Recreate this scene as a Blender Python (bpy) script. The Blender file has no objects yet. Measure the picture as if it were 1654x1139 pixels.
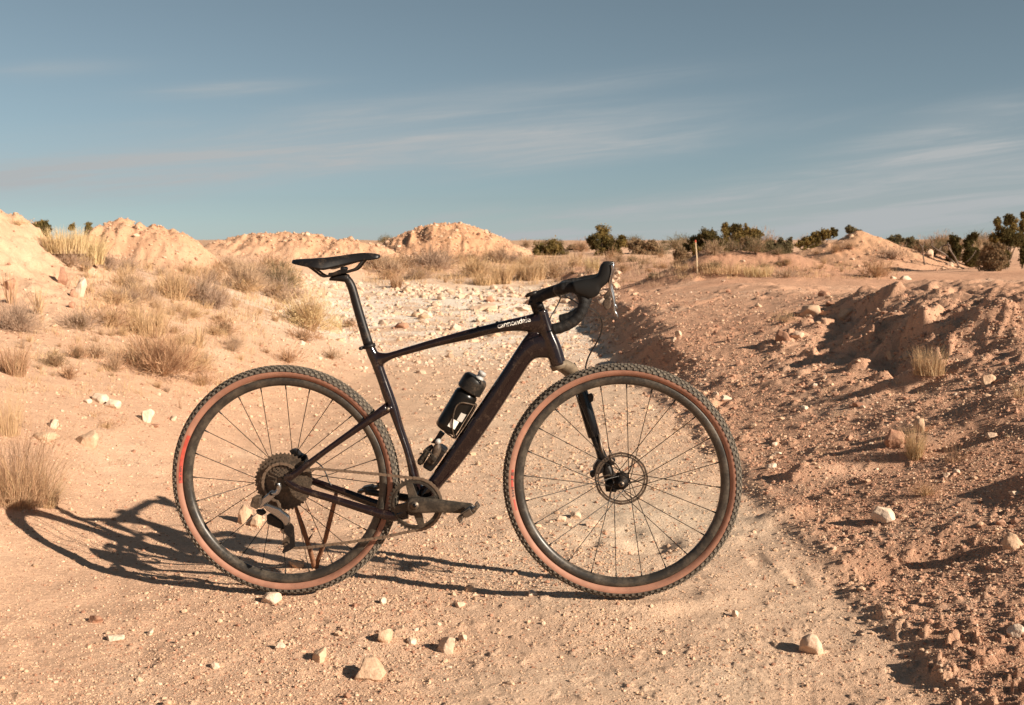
import bpy, bmesh, math, random
import numpy as np
from mathutils import Vector, Matrix
from mathutils.bvhtree import BVHTree
random.seed(7); rng = np.random.default_rng(11)
R = math.radians
SC = bpy.context.scene
COL = SC.collection

# ------------------------------------------------------------------ camera, sky, sun, exposure
F, CX, CY, HOR, CAMH = 1838.0, 827.0, 569.5, 405.0, 1.05
PITCH = math.atan((CY - HOR) / F)
cam = bpy.data.objects.new('camera', bpy.data.cameras.new('camera')); COL.objects.link(cam)
cam.location = (0, 0, CAMH); cam.rotation_euler = (math.pi/2 - PITCH, 0, 0)
cam.data.sensor_width = 36.0; cam.data.lens = F / 1654 * 36.0
cam.data.clip_start = 0.05; cam.data.clip_end = 3000
cam.data.dof.use_dof = True; cam.data.dof.focus_distance = 3.42; cam.data.dof.aperture_fstop = 10.0
SC.camera = cam
SHX, SHY = -1.80, 1.10                       # ground shadow of a 1 m pole
SUN_EL = math.atan2(1.0, math.hypot(SHX, SHY)); SUN_ROT = math.atan2(-SHX, -SHY)
sun = bpy.data.objects.new('sun', bpy.data.lights.new('sun', 'SUN')); COL.objects.link(sun)
sun.data.energy = 5.0; sun.data.angle = R(0.5); sun.data.color = (1.0, 0.86, 0.70)
sun.rotation_euler = Vector((-SHX, -SHY, 1.0)).to_track_quat('Z', 'Y').to_euler()
sun.location = (6, -4, 8)
SC.view_settings.view_transform = 'Standard'; SC.view_settings.look = 'None'
SC.view_settings.gamma = 1.0; SC.view_settings.exposure = 0.92
world = bpy.data.worlds.new('World'); SC.world = world; world.use_nodes = True

class NT:
    """small helper to write node trees"""
    def __init__(s, nt): s.t = nt; s.n = nt.nodes; s.l = nt.links
    def put(s, sock, v):
        if v is None: return
        if isinstance(v, bpy.types.NodeSocket): s.l.new(v, sock)
        elif hasattr(sock, 'default_value'):
            if isinstance(v, (tuple, list)) and len(v) == 3 and len(sock.default_value) == 4: v = (*v, 1)
            sock.default_value = v
    def node(s, typ, **kw):
        n = s.n.new(typ)
        for k, v in kw.items():
            if k.startswith('i_'):
                key = k[2:]
                key = int(key) if key.isdigit() else key.replace('_', ' ')
                s.put(n.inputs[key], v)
            else: setattr(n, k, v)
        return n
    def math(s, op, a, b=None, c=None, clamp=False):
        n = s.n.new('ShaderNodeMath'); n.operation = op; n.use_clamp = clamp
        s.put(n.inputs[0], a); s.put(n.inputs[1], b); s.put(n.inputs[2], c); return n.outputs[0]
    def mix(s, f, a, b, blend='MIX'):
        n = s.n.new('ShaderNodeMix'); n.data_type = 'RGBA'; n.blend_type = blend
        s.put(n.inputs[0], f); s.put(n.inputs[6], a); s.put(n.inputs[7], b); return n.outputs[2]
    def noise(s, vec, scale, detail=3, rough=.55, dist=0.0):
        n = s.node('ShaderNodeTexNoise', i_Scale=scale, i_Detail=detail, i_Roughness=rough, i_Distortion=dist)
        if vec is not None: s.l.new(vec, n.inputs['Vector'])
        return n.outputs['Fac']
    def ramp(s, f, lo, hi):
        n = s.node('ShaderNodeMapRange'); s.put(n.inputs[0], f)
        n.inputs[1].default_value = lo; n.inputs[2].default_value = hi; n.clamp = True
        return n.outputs[0]

def build_world():
    N = NT(world.node_tree); N.n.clear()
    sky = N.node('ShaderNodeTexSky', sky_type='NISHITA', sun_disc=False, sun_elevation=SUN_EL,
                 sun_rotation=SUN_ROT, altitude=2600.0, air_density=1.0, dust_density=1.0, ozone_density=1.0)
    hs = N.node('ShaderNodeHueSaturation', i_Hue=0.488, i_Saturation=0.48, i_Value=0.82, i_Color=sky.outputs[0])
    tc = N.node('ShaderNodeTexCoord')
    sp = N.node('ShaderNodeSeparateXYZ', i_0=tc.outputs['Generated'])
    x, y, z = sp.outputs
    az = N.math('ARCTAN2', x, y)
    hl = N.math('SQRT', N.math('ADD', N.math('MULTIPLY', x, x), N.math('MULTIPLY', y, y)))
    el = N.math('ARCTAN2', z, hl)
    e2 = N.math('SUBTRACT', el, N.math('MULTIPLY', az, 0.10))          # streaks climb a little to the right
    v = N.node('ShaderNodeCombineXYZ', i_0=N.math('MULTIPLY', az, 3.2), i_1=N.math('MULTIPLY', e2, 34.0), i_2=1.7)
    n1 = N.noise(v.outputs[0], 1.0, 7, .60, .9)
    v2 = N.node('ShaderNodeCombineXYZ', i_0=N.math('MULTIPLY', az, 9.0), i_1=N.math('MULTIPLY', e2, 120.0), i_2=4.1)
    n2 = N.noise(v2.outputs[0], 1.0, 8, .68, .9)
    wisp = N.math('MULTIPLY', N.ramp(n1, .42, .74), N.ramp(n2, .25, .75))
    tot = None
    for (a0, e0, sa, se, w) in ((-.20, .083, .20, .022, 1.0), (-.40, .055, .16, .018, .8), (.36, .082, .085, .024, .8),
                                (.05, .082, .10, .010, .7), (-.05, .128, .16, .009, .5), (-.37, .145, .05, .006, .8),
                                (-.24, .135, .06, .006, .6), (.1, .004, 1.6, .034, 1.7), (-.3, .075, .28, .035, .30), (.05, .105, .12, .012, .6), (.20, .10, .10, .008, .35), (.38, .105, .06, .012, .45)):
        da = N.math('DIVIDE', N.math('SUBTRACT', az, a0), sa); de = N.math('DIVIDE', N.math('SUBTRACT', e2, e0 - .1*a0), se)
        g = N.math('EXPONENT', N.math('MULTIPLY', N.math('ADD', N.math('MULTIPLY', da, da), N.math('MULTIPLY', de, de)), -1.0))
        g = N.math('MULTIPLY', g, w); tot = g if tot is None else N.math('ADD', tot, g)
    amt = N.math('MULTIPLY', N.math('MULTIPLY', tot, N.math('ADD', wisp, .20)), 1.75, clamp=True)
    tint = N.mix(1.0, hs.outputs[0], (.60, .72, .76), 'MULTIPLY')
    colr = N.mix(amt, tint, (4.25, 4.50, 4.60))
    bg = N.node('ShaderNodeBackground', i_Color=colr, i_Strength=0.055)
    out = N.node('ShaderNodeOutputWorld', i_Surface=bg.outputs[0])
build_world()

# ------------------------------------------------------------------ small helpers
def tag(o, label=None, cat=None, group=None, kind=None):
    for k, v in (('label', label), ('category', cat), ('group', group), ('kind', kind)):
        if v: o[k] = v
    return o
def link(name, me, parent=None):
    o = bpy.data.objects.new(name, me); COL.objects.link(o)
    if parent is not None: o.parent = parent
    return o
def mkmesh(name, v, f, mats, smooth=True, midx=None):
    me = bpy.data.meshes.new(name)
    v = np.asarray(v, dtype=np.float32).reshape(-1, 3)
    if isinstance(f, np.ndarray):
        k = f.shape[1]; nf = len(f)
        me.vertices.add(len(v)); me.vertices.foreach_set('co', v.ravel())
        me.loops.add(nf*k); me.loops.foreach_set('vertex_index', f.astype(np.int32).ravel())
        me.polygons.add(nf); me.polygons.foreach_set('loop_start', np.arange(0, nf*k, k, dtype=np.int32))
        me.update(calc_edges=True)
    else:
        me.from_pydata(v.tolist(), [], f)
    for m in (mats if isinstance(mats, (list, tuple)) else [mats]): me.materials.append(m)
    if midx is not None: me.polygons.foreach_set('material_index', np.asarray(midx, dtype=np.int32))
    me.polygons.foreach_set('use_smooth', np.full(len(me.polygons), smooth, dtype=bool))
    me.update(); return me
class MB:
    def __init__(s): s.v = []; s.f = []; s.m = []
    def add(s, v, f, m=0):
        b = len(s.v); s.v.extend([tuple(p) for p in v]); s.f.extend([tuple(i + b for i in q) for q in f]); s.m.extend([m]*len(f)); return s
    def box(s, c, ax, m=0):
        """box at c with three half-axis vectors"""
        c = Vector(c); a, b, d = (Vector(q) for q in ax)
        vs = [c + a*i + b*j + d*k for i in (-1, 1) for j in (-1, 1) for k in (-1, 1)]
        return s.add(vs, [(0,1,3,2), (4,6,7,5), (0,4,5,1), (2,3,7,6), (0,2,6,4), (1,5,7,3)], m)
    def build(s, name, mats, parent=None, smooth=False, origin=None, bevel=0):
        v = np.array(s.v)
        if origin is not None: v = v - np.array(origin)
        me = mkmesh(name, v, s.f, mats, smooth, s.m); o = link(name, me, parent)
        fix_normals(me)
        if origin is not None: o.location = origin
        if bevel:
            b = o.modifiers.new('bevel', 'BEVEL'); b.width = bevel; b.segments = 2; b.limit_method = 'ANGLE'; b.angle_limit = R(35)
        return o
def fix_normals(me):
    bm = bmesh.new(); bm.from_mesh(me); bmesh.ops.recalc_face_normals(bm, faces=bm.faces); bm.to_mesh(me); bm.free()
def catmull(P, k=6):
    P = np.asarray(P, float); n = len(P); out = []
    for i in range(n-1):
        p0 = P[i-1] if i > 0 else 2*P[0]-P[1]; p1 = P[i]; p2 = P[i+1]; p3 = P[i+2] if i+2 < n else 2*P[-1]-P[-2]
        for j in range(k):
            t = j/k
            out.append(.5*((2*p1) + (-p0+p2)*t + (2*p0-5*p1+4*p2-p3)*t*t + (-p0+3*p1-3*p2+p3)*t**3))
    out.append(P[-1]); return np.array(out)
def rings_to_mesh(rings, cap=True):
    m = len(rings[0]); v = [p for r in rings for p in r]; f = []
    for i in range(len(rings)-1):
        for j in range(m):
            a = i*m+j; b = i*m+(j+1) % m; f.append((a, b, b+m, a+m))
    if cap: f.append(tuple(reversed(range(m)))); f.append(tuple((len(rings)-1)*m + j for j in range(m)))
    return v, f
def sweep(mb, pts, rad, n=10, k=0, side=(0, 1, 0), m=0, sup=2.0):
    """tube through pts; rad a number or one (height, width) per point"""
    pts = np.asarray(pts, float)
    rr = np.array([(r, r) if np.isscalar(r) else r for r in (rad if not np.isscalar(rad) else [rad]*len(pts))], float)
    if k: A = catmull(np.hstack([pts, rr]), k); pts, rr = A[:, :3], np.abs(A[:, 3:])
    rings = []; prev = None
    for i in range(len(pts)):
        t = pts[min(i+1, len(pts)-1)] - pts[max(i-1, 0)]; t = t/(np.linalg.norm(t)+1e-12)
        s0 = np.array(side, float) if prev is None else prev
        b = s0 - t*np.dot(s0, t)
        if np.linalg.norm(b) < 1e-3: b = np.array((1., 0, 0)) - t*t[0]
        b /= np.linalg.norm(b); prev = b; nn = np.cross(b, t)
        ring = []
        for j in range(n):
            a = 2*math.pi*j/n; c, s_ = math.cos(a), math.sin(a)
            c = math.copysign(abs(c)**(2/sup), c); s_ = math.copysign(abs(s_)**(2/sup), s_)
            ring.append(pts[i] + nn*c*rr[i][0] + b*s_*rr[i][1])
        rings.append(ring)
    v, f = rings_to_mesh(rings); return mb.add(v, f, m)
def loft(mb, U, L, w, n=16, k=5, m=0, sup=2.3):
    """body between an upper and a lower edge line, half-width w along local Y"""
    A = np.hstack([np.asarray(U, float), np.asarray(L, float), np.asarray(w, float).reshape(-1, 1)])
    if k: A = catmull(A, k)
    rings = []
    for a in A:
        c = (a[:3]+a[3:6])/2; h = (a[:3]-a[3:6])/2; ring = []
        for j in range(n):
            q = 2*math.pi*j/n; cc, ss = math.cos(q), math.sin(q)
            cc = math.copysign(abs(cc)**(2/sup), cc); ss = math.copysign(abs(ss)**(2/sup), ss)
            ring.append(c + h*cc + np.array((0, a[6]*ss, 0)))
        rings.append(ring)
    v, f = rings_to_mesh(rings); return mb.add(v, f, m)
def prism(mb, poly, y0, y1, m=0):
    """poly: (x, z) outline, extruded along local Y"""
    n = len(poly)
    v = [(x, y0, z) for x, z in poly] + [(x, y1, z) for x, z in poly]
    f = [tuple(range(n)), tuple(reversed(range(n, 2*n)))] + [(i, i+n, (i+1) % n + n, (i+1) % n) for i in range(n)]
    return mb.add(v, f, m)
def cyl(mb, c, r, y0, y1, n=24, m=0, r1=None):
    r1 = r if r1 is None else r1
    v = [(c[0]+r*math.cos(2*math.pi*i/n), y0, c[2]+r*math.sin(2*math.pi*i/n)) for i in range(n)]
    v += [(c[0]+r1*math.cos(2*math.pi*i/n), y1, c[2]+r1*math.sin(2*math.pi*i/n)) for i in range(n)]
    f = [tuple(range(n)), tuple(reversed(range(n, 2*n)))] + [(i, i+n, (i+1) % n+n, (i+1) % n) for i in range(n)]
    return mb.add(v, f, m)
def gear(mb, c, ri, ro, teeth, y0, y1, depth=.004, m=0):
    """flat toothed ring"""
    n = teeth*4; v = []
    for y in (y0, y1):
        for i in range(n):
            a = 2*math.pi*i/n; r = ro if i % 4 in (1, 2) else ro-depth
            v.append((c[0]+r*math.cos(a), y, c[2]+r*math.sin(a)))
        for i in range(n):
            a = 2*math.pi*i/n; v.append((c[0]+ri*math.cos(a), y, c[2]+ri*math.sin(a)))
    f = []
    for i in range(n):
        j = (i+1) % n
        f += [(i, j, n+j, n+i), (2*n+i, 3*n+i, 3*n+j, 2*n+j), (i, 2*n+i, 2*n+j, j), (n+i, n+j, 3*n+j, 3*n+i)]
    return mb.add(v, f, m)

# ------------------------------------------------------------------ materials
def material(name, base, rough=.6, metal=0.0, coat=0.0, dust=None, dust_amt=0.0, dust_scale=40.0, var=.0, var_scale=20.0, bump=0.0, bump_scale=200.0, spec=.5):
    m = bpy.data.materials.new(name); m.use_nodes = True
    N = NT(m.node_tree); N.n.clear()
    tc = N.node('ShaderNodeTexCoord'); ob = tc.outputs['Object']
    colr = base
    if var:
        nf = N.noise(ob, var_scale, 4)
        colr = N.mix(N.ramp(nf, .3, .7), tuple(c*(1-var) for c in base), tuple(min(1, c*(1+var)) for c in base))
    rg = rough
    if dust:
        nf = N.noise(ob, dust_scale, 5, .65)
        fine = N.noise(ob, dust_scale*6, 3, .7)
        nf = N.math('ADD', N.math('MULTIPLY', nf, .62), N.math('MULTIPLY', fine, .38))
        fac = N.math('MULTIPLY', N.ramp(nf, .56-.30*dust_amt, .86), min(1.0, .25+dust_amt))
        colr = N.mix(fac, colr, dust); rg = N.math('ADD', N.math('MULTIPLY', fac, .5), rough, clamp=True)
    p = N.node('ShaderNodeBsdfPrincipled', i_Base_Color=colr, i_Roughness=rg, i_Metallic=metal)
    p.inputs['Coat Weight'].default_value = coat; p.inputs['Coat Roughness'].default_value = .05
    p.inputs['Specular IOR Level'].default_value = spec
    if bump:
        b = N.node('ShaderNodeBump', i_Strength=bump, i_Distance=.002, i_Height=N.noise(ob, bump_scale, 3))
        N.l.new(b.outputs[0], p.inputs['Normal'])
    o = N.node('ShaderNodeOutputMaterial'); N.l.new(p.outputs[0], o.inputs[0]); return m
DUST = (.34, .235, .155)
M = dict(
    frame=material('black_burgundy_paint', (.010, .0048, .005), .20, coat=.35, spec=.30, dust=DUST, dust_amt=.08, dust_scale=38),
    blackmat=material('matte_black', (.009, .008, .008), .42, spec=.25, dust=DUST, dust_amt=.10, dust_scale=45),
    blackgloss=material('gloss_black', (.006, .006, .007), .22, spec=.22, coat=.12),
    tape=material('bar_tape', (.012, .011, .0105), .6, spec=.22, var=.4, var_scale=500, bump=.8, bump_scale=420, dust=DUST, dust_amt=.05),
    rubberhood=material('hood_rubber', (.010, .0095, .009), .5, spec=.25, bump=.15, bump_scale=400),
    tread=material('tyre_tread', (.028, .024, .020), .8, dust=(.22, .165, .115), dust_amt=.45, dust_scale=70),
    knob=material('tyre_knob', (.055, .047, .038), .85, dust=(.30, .245, .185), dust_amt=.75, dust_scale=60),
    tan=material('tan_sidewall', (.30, .142, .092), .7, var=.18, var_scale=25, dust=(.5, .3, .2), dust_amt=.2, dust_scale=60),
    rim=material('rim_carbon', (.028, .024, .020), .36, dust=(.24, .185, .13), dust_amt=.40, dust_scale=22),
    red=material('red_label', (.36, .05, .03), .6, var=.25, var_scale=60),
    ink=material('label_ink', (.06, .03, .022), .6),
    spoke=material('spoke_steel', (.035, .032, .03), .35, metal=.6),
    steel=material('dirty_steel', (.15, .12, .095), .42, metal=.8, dust=(.17, .115, .07), dust_amt=.4, dust_scale=90),
    chain=material('dusty_chain', (.17, .12, .085), .5, metal=.45, dust=(.33, .235, .155), dust_amt=.5, dust_scale=150),
    silver=material('silver_alloy', (.33, .325, .32), .24, metal=.95, dust=DUST, dust_amt=.05, dust_scale=60),
    crank=material('dusty_crank', (.04, .034, .028), .34, metal=.3, spec=.3, dust=(.30, .225, .155), dust_amt=.32, dust_scale=28),
    darkbrown=material('muddy_plastic', (.035, .024, .017), .5, spec=.3, dust=DUST, dust_amt=.4, dust_scale=50),
    crown=material('dusty_crown', (.06, .045, .03), .5, dust=(.30, .22, .14), dust_amt=.8, dust_scale=25),
    white=material('white_print', (.80, .77, .70), .5),
    greyprint=material('grey_print', (.45, .42, .38), .5),
    cap=material('bottle_cap', (.016, .014, .012), .4, spec=.3, dust=DUST, dust_amt=.2),
    nozzle=material('grey_nozzle', (.36, .35, .33), .45),
    bottle=material('smoked_bottle', (.008, .007, .006), .28, spec=.25),
    cable=material('cable_housing', (.012, .010, .009), .4),
    stick=material('weathered_stick', (.20, .095, .05), .85, var=.4, var_scale=60, bump=.6, bump_scale=160),
    stake=material('pale_stake', (.56, .42, .27), .85, var=.2, var_scale=30),
    stakered=material('stake_red_tip', (.55, .10, .05), .7),
    deadwood=material('grey_deadwood', (.17, .12, .09), .9, var=.35, var_scale=8),
    bark=material('juniper_bark', (.16, .105, .07), .9, var=.3, var_scale=8),
)
def plantmat(name, a, b, sc=3.0):
    m = bpy.data.materials.new(name); m.use_nodes = True; N = NT(m.node_tree); N.n.clear()
    g = N.node('ShaderNodeNewGeometry'); tc = N.node('ShaderNodeTexCoord')
    f = N.math('ADD', N.math('MULTIPLY', g.outputs['Random Per Island'], .6), N.math('MULTIPLY', N.ramp(N.noise(tc.outputs['Object'], sc, 2), .35, .65), .4))
    c = N.mix(f, a, b)
    d = N.node('ShaderNodeBsdfDiffuse', i_Color=c, i_Roughness=.6)
    t = N.node('ShaderNodeBsdfTranslucent', i_Color=c)
    mx = N.node('ShaderNodeMixShader', i_0=.22); N.l.new(d.outputs[0], mx.inputs[1]); N.l.new(t.outputs[0], mx.inputs[2])
    o = N.node('ShaderNodeOutputMaterial'); N.l.new(mx.outputs[0], o.inputs[0]); return m
PM = dict(
    straw=plantmat('dry_straw', (.46, .30, .165), (.72, .53, .32)),
    rust=plantmat('rusty_straw', (.30, .15, .085), (.62, .42, .26)),
    grey=plantmat('grey_twigs', (.40, .265, .17), (.64, .47, .32)),
    mauve=plantmat('mauve_twigs', (.33, .225, .165), (.55, .40, .29)),
    yellow=plantmat('yellow_brush', (.55, .415, .215), (.76, .60, .36)),
    juniper=plantmat('juniper_green', (.10, .085, .03), (.36, .245, .09)),
    juniperdark=plantmat('juniper_dark', (.055, .055, .022), (.19, .135, .055)),
    redbush=plantmat('reddish_brush', (.19, .125, .07), (.42, .295, .175)),
    greybush=plantmat('greygreen_brush', (.11, .10, .055), (.28, .22, .12)),
)

# ------------------------------------------------------------------ terrain
def hsh(ix, iy, s):
    h = (ix.astype(np.int64)*374761393 + iy.astype(np.int64)*668265263 + s*974634777) & 0xffffffff
    h = ((h ^ (h >> 13))*1274126177) & 0xffffffff
    h = ((h ^ (h >> 15))*2246822519) & 0xffffffff
    return ((h ^ (h >> 16)) & 0xffffff)/16777215.0
def vnoise(x, y, s=0):
    ix = np.floor(x); iy = np.floor(y); fx = x-ix; fy = y-iy
    u = fx**3*(fx*(fx*6-15)+10); v = fy**3*(fy*(fy*6-15)+10)
    a = hsh(ix, iy, s); b = hsh(ix+1, iy, s); c = hsh(ix, iy+1, s); d = hsh(ix+1, iy+1, s)
    return (a*(1-u)+b*u)*(1-v) + (c*(1-u)+d*u)*v
def fbm(x, y, s=0, o=4, g=.5):
    t = np.zeros_like(x); a = 1.0; n = 0.0
    ca, sa = math.cos(.6), math.sin(.6)
    for i in range(o):
        t += a*(vnoise(x, y, s+i)-.5); n += a; a *= g; x, y = 2.03*(ca*x-sa*y), 2.03*(sa*x+ca*y)
    return t/n*2
def clods(x, y, s, cell, dens=.7):
    """round-topped lumps, one per cell at most; height 0..1"""
    wx = vnoise(x/cell*1.9, y/cell*1.9, s+91)-.5; wy = vnoise(x/cell*1.9+31, y/cell*1.9+17, s+92)-.5
    X = x/cell+.55*wx; Y = y/cell+.55*wy; ix = np.floor(X); iy = np.floor(Y); out = np.zeros_like(X)
    for i in (-1, 0, 1):
        for j in (-1, 0, 1):
            cx = ix+i; cy = iy+j
            h0 = hsh(cx, cy, s); amp = np.where(h0 < dens, .25+.75*hsh(cx, cy, s+1)**1.5, 0.0)
            dx = X-(cx+hsh(cx, cy, s+2)); dy = Y-(cy+hsh(cx, cy, s+3))
            an = hsh(cx, cy, s+4)*3.14; st = 1+hsh(cx, cy, s+5)
            rx = dx*np.cos(an)+dy*np.sin(an); ry = (-dx*np.sin(an)+dy*np.cos(an))*st
            r = .28+.42*hsh(cx, cy, s+6)
            q = np.clip(1-np.maximum(np.abs(rx)*.92+np.abs(ry)*.55, np.abs(ry)*.95+np.abs(rx)*.35)/r, 0, 1)
            out = np.maximum(out, amp*np.minimum(q*1.9, .75+.25*q)*np.sqrt(np.clip(q*2.5, 0, 1))*r*1.5)
    return out
def sstep(t): t = np.clip(t, 0, 1); return t*t*(3-2*t)
def gauss(x, y, cx, cy, sx, sy, p=2.0):
    return np.exp(-((np.abs(x-cx)/sx)**p + (np.abs(y-cy)/sy)**p))
def bank_s(x, y):
    wob = .10*fbm(y*.55+3.1, x*0+1.7, 40, 2) + .05*fbm(y*2.2, x*.5, 43, 2)
    return x - (.97 + wob)
def step_mask(x, y):
    # line of the gully: from (2.75, 9.2) to (2.3, 5.9)
    lx = 2.18 + (y-6.0)*.18 + .42*fbm(y*1.5+7, x*.6, 50, 4)
    return sstep((x-lx)/.30+.5) * sstep(((y-6.25)*.9+(x-2.6)*.35+.35*fbm(x*1.7, y*1.7, 53, 3))/.55) * (1-sstep((y-8.3)/3.0)), lx
def base_z(x, y):
    r = np.hypot(x, y); yy = np.maximum(y, 0)
    fl = .9*sstep((r-9)/36) + .012*np.maximum(0, np.minimum(r, 150)-25)
    s = bank_s(x, y); sp = np.log1p(np.exp(np.clip(s/.05, -40, 40)))*.05
    e = sstep((y-6.5)/4)*(1-sstep((y-24)/10)); zr = (1-.42*e)*np.tanh((.285*sp)**1.25*1.32) + .022*sstep(s/.10+.3) + .25*e*sstep(s/(.5+.25*fbm(x*1.3, y*1.3, 49, 3)))
    sl = -x-1.35-1.9*sstep((y-10)/8)+.18*fbm(y*.6+9, x*0+4, 46, 2); spl = np.log1p(np.exp(np.clip(sl/.15, -40, 40)))*.15
    zl = 1.0*np.tanh(.42*spl/1.0)
    z = fl + (zr+zl)*(1-np.minimum(fl/.9, .97))
    z = z + .70*gauss(x, y, -4.9, 9.5, 1.0, 1.3)
    m, lx = step_mask(x, y)
    z = z + m*(.07+.15*sstep((x-2.3)/1.2)) - .05*gauss(x, y*0, lx-.16, 0, .16, 1)*sstep((y-5.6)/.6)*(1-sstep((y-8.8)/1.0))
    # spoil heaps and ridges further back
    z = z + .58*gauss(x, y, -6.15, 19.0, 1.12, 1.0, 4.5) + .10*gauss(x, y, -6.55, 18.9, .28, .4) + .07*gauss(x, y, -5.75, 19.1, .3, .4)
    z = z + .66*gauss(x, y, -5.3, 29.5, 2.7, 1.9, 3.4)
    q = np.hypot((x+2.05)/2.7, (y-38)/3.0); z = z + .98*np.clip(1.04-q**1.55, 0, 1)
    q = np.hypot((x-6.95)/2.1, (y-23)/2.1); z = z + .70*np.clip(1.02-q, 0, 1)
    z = z + .36*gauss(x, y, 3.5, 17.6, 1.35, .6, 3)
    z = z + .10*fbm(x*.35, y*.35, 60, 3)*sstep((r-7)/8)
    return z
def masks(x, y):
    r = np.hypot(x, y); s = bank_s(x, y)
    bank = sstep(s/.25+.3)*(1-sstep((r-26)/12))
    far = sstep((r-14)/8)
    return r, s, bank, far
def detail_z(x, y, sp=None):
    """clods, lumps, gravel; sp = mesh spacing, small features fade where the mesh cannot carry them"""
    r, s, bank, far = masks(x, y)
    sp = np.maximum(r*.0030, .004) if sp is None else sp
    ok = lambda w: sstep((w/sp-1.6)/2.0)
    patch = .5+.5*fbm(x*.9+5, y*.9, 70, 3)
    edge = np.exp(-((s-.12)/.28)**2)*(1-far)
    rub = gauss(x, y, -1.2, 17.5, 3.2, 5.0, 3)*(1-bank)            # rubble on the pale stretch
    strip = gauss(x, y, 3.5, 17.4, 1.4, .8, 3)
    mound = gauss(x, y, 3.9, 8.0, 1.9, 2.7, 4)
    heap = np.clip(gauss(x, y, -6.1, 19.0, 1.1, 1.3, 4)+gauss(x, y, -5.4, 29.5, 2.8, 2.3, 4)+gauss(x, y, -2.05, 38, 2.7, 3.2, 4)+gauss(x, y, 6.95, 23, 1.7, 1.8, 4)*.35+gauss(x, y, -4.7, 9.3, 1.6, 2.2, 3), 0, 1)
    h = .020*fbm(x*1.3, y*1.3, 80, 5, .6)*(.8+.3*bank)
    h += .010*fbm(x*6, y*6, 84, 3)*ok(.12)
    A = bank*(.50+.65*patch) + .45*edge
    big = sstep((.5+.5*fbm(x*.7+9, y*.7, 74, 2)-.48)/.2)
    near = .25+.75*sstep((r-4.2)/3.0)
    def lay(wt, amp, s_, cell, dens):
        if cell > .06 and cell < .3: wt = wt*near
        i = np.nonzero(wt > .02)[0]
        if len(i): h[i] += amp*wt[i]*clods(x[i], y[i], s_, cell, dens)
    lay(ok(.35)*(bank*big*.8 + .5*mound), .060, 100, .50, .35)
    lay(ok(.14)*(bank*(.35+.65*big) + .3*edge + .5*rub + 1.1*strip + .9*mound + .5*heap), .034, 110, .19, .42)
    lay(ok(.06)*(.8*A + .5*rub + .05 + .4*heap + .3*mound), .034, 120, .080, .50)
    lay(ok(.03)*(.9*A + .16 + .20*patch), .027, 130, .042, .62)
    lay(ok(.5)*mound*.8, .10, 101, .85, .6)
    cut = gauss(x, y, 2.5, 7.4, .65, 1.7, 3)
    lay(ok(.3)*cut, .15, 102, .42, .7)
    lay(ok(.14)*cut, .07, 103, .17, .6)
    lay(ok(.016)*(.9*A + .25 + .3*patch), .024, 135, .021, .6)
    lay(ok(.35)*strip*.8, .35, 140, .8, .5)
    lay(ok(.2)*gauss(x, y, -6.1, 19, .9, 1.0, 2), .09, 150, .35, .6)
    h += ok(.3)*(.13*heap + .04*mound + .06*strip)*fbm(x*3.1, y*3.1, 170, 5, .62)
    h -= ok(.4)*.22*heap*sstep((y-13)/4)*np.abs(fbm(x*2.3, y*.6, 172, 4))
    lay(ok(.12)*heap, .05, 104, .26, .5)
    h += ok(.3)*.10*fbm(x*2.2, y*1.1, 160, 4)*gauss(x, y, -5.0, 9.3, 1.6, 2.0)          # runnels on the near left hill
    h += ok(.3)*.12*np.abs(fbm(x*1.6, y*.5, 164, 3))*gauss(x, y, -2.0, 37, 2.6, 3.5, 4)
    for (ax, ay, bx, by, wd) in TRACKS:                       # tyre prints pressed into the sand
        L = math.hypot(bx-ax, by-ay); tx, ty = (bx-ax)/L, (by-ay)/L; t = (x-ax)*tx+(y-ay)*ty; q = (x-ax)*ty-(y-ay)*tx
        on = np.exp(-(q/wd)**4)*sstep(t/.15)*sstep((L-t)/.15)*(.4+.6*sstep((vnoise(x*5, y*5, 190)-.25)/.3))
        h += on*(-.0016+.002*np.abs(np.sin(t*math.pi/.030+q*40)))+.0012*np.exp(-((np.abs(q)-wd*1.25)/(.3*wd))**2)*sstep(t/.15)*sstep((L-t)/.15)
    # hollows and wheel-side spoil near the bike, bumps added at right to cast shadows
    for (cx, cy, sx, sy, a) in PITS: h += a*gauss(x, y, cx, cy, sx, sy, 3)
    fade = gauss(x, y, -.68, 3.40, .20, .12)+gauss(x, y, .32, 3.31, .16, .10)
    h = h*(1-.75*np.clip(fade, 0, 1)) + .022*gauss(x, y, .32, 3.34, .30, .20) + .004*gauss(x, y, -.68, 3.4, .2, .15)
    return h
TRACKS = [(.02, 2.35, -.16, 3.25, .024), (-.86, 2.75, -.60, 3.30, .024), (-1.25, 2.55, -.45, 3.05, .022), (.55, 2.4, .72, 3.1, .028), (.64, 2.4, .84, 3.2, .022), (-.15, 5.2, .25, 3.9, .03), (.05, 5.6, .42, 4.4, .03)]
PITS = [(.50, 4.02, .09, .12, -.045), (.44, 4.22, .05, .08, -.02), (.60, 3.92, .08, .05, .016), (.28, 4.05, .04, .05, -.02),
        (.84, 3.80, .03, .10, -.012), (.93, 3.62, .03, .09, -.012), (.80, 4.08, .04, .05, .010),
        (.38, 3.24, .13, .035, .016), (.50, 3.26, .09, .05, .013), (.62, 3.36, .08, .06, .010), (1.30, 4.9, .12, .08, .04), (1.05, 4.35, .10, .07, .03),
        (1.25, 3.55, .25, .10, -.045), (1.75, 4.75, .3, .12, -.05), (1.9, 3.9, .16, .16, .05), (1.45, 2.75, .14, .18, .015), (2.25, 5.0, .2, .2, .05)]  # final pair: bumps added at the right edge for the shadows they cast
def ground_z(x, y, sp=None):
    x = np.asarray(x, float); y = np.asarray(y, float)
    return base_z(x, y) + detail_z(x, y, sp)
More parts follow.
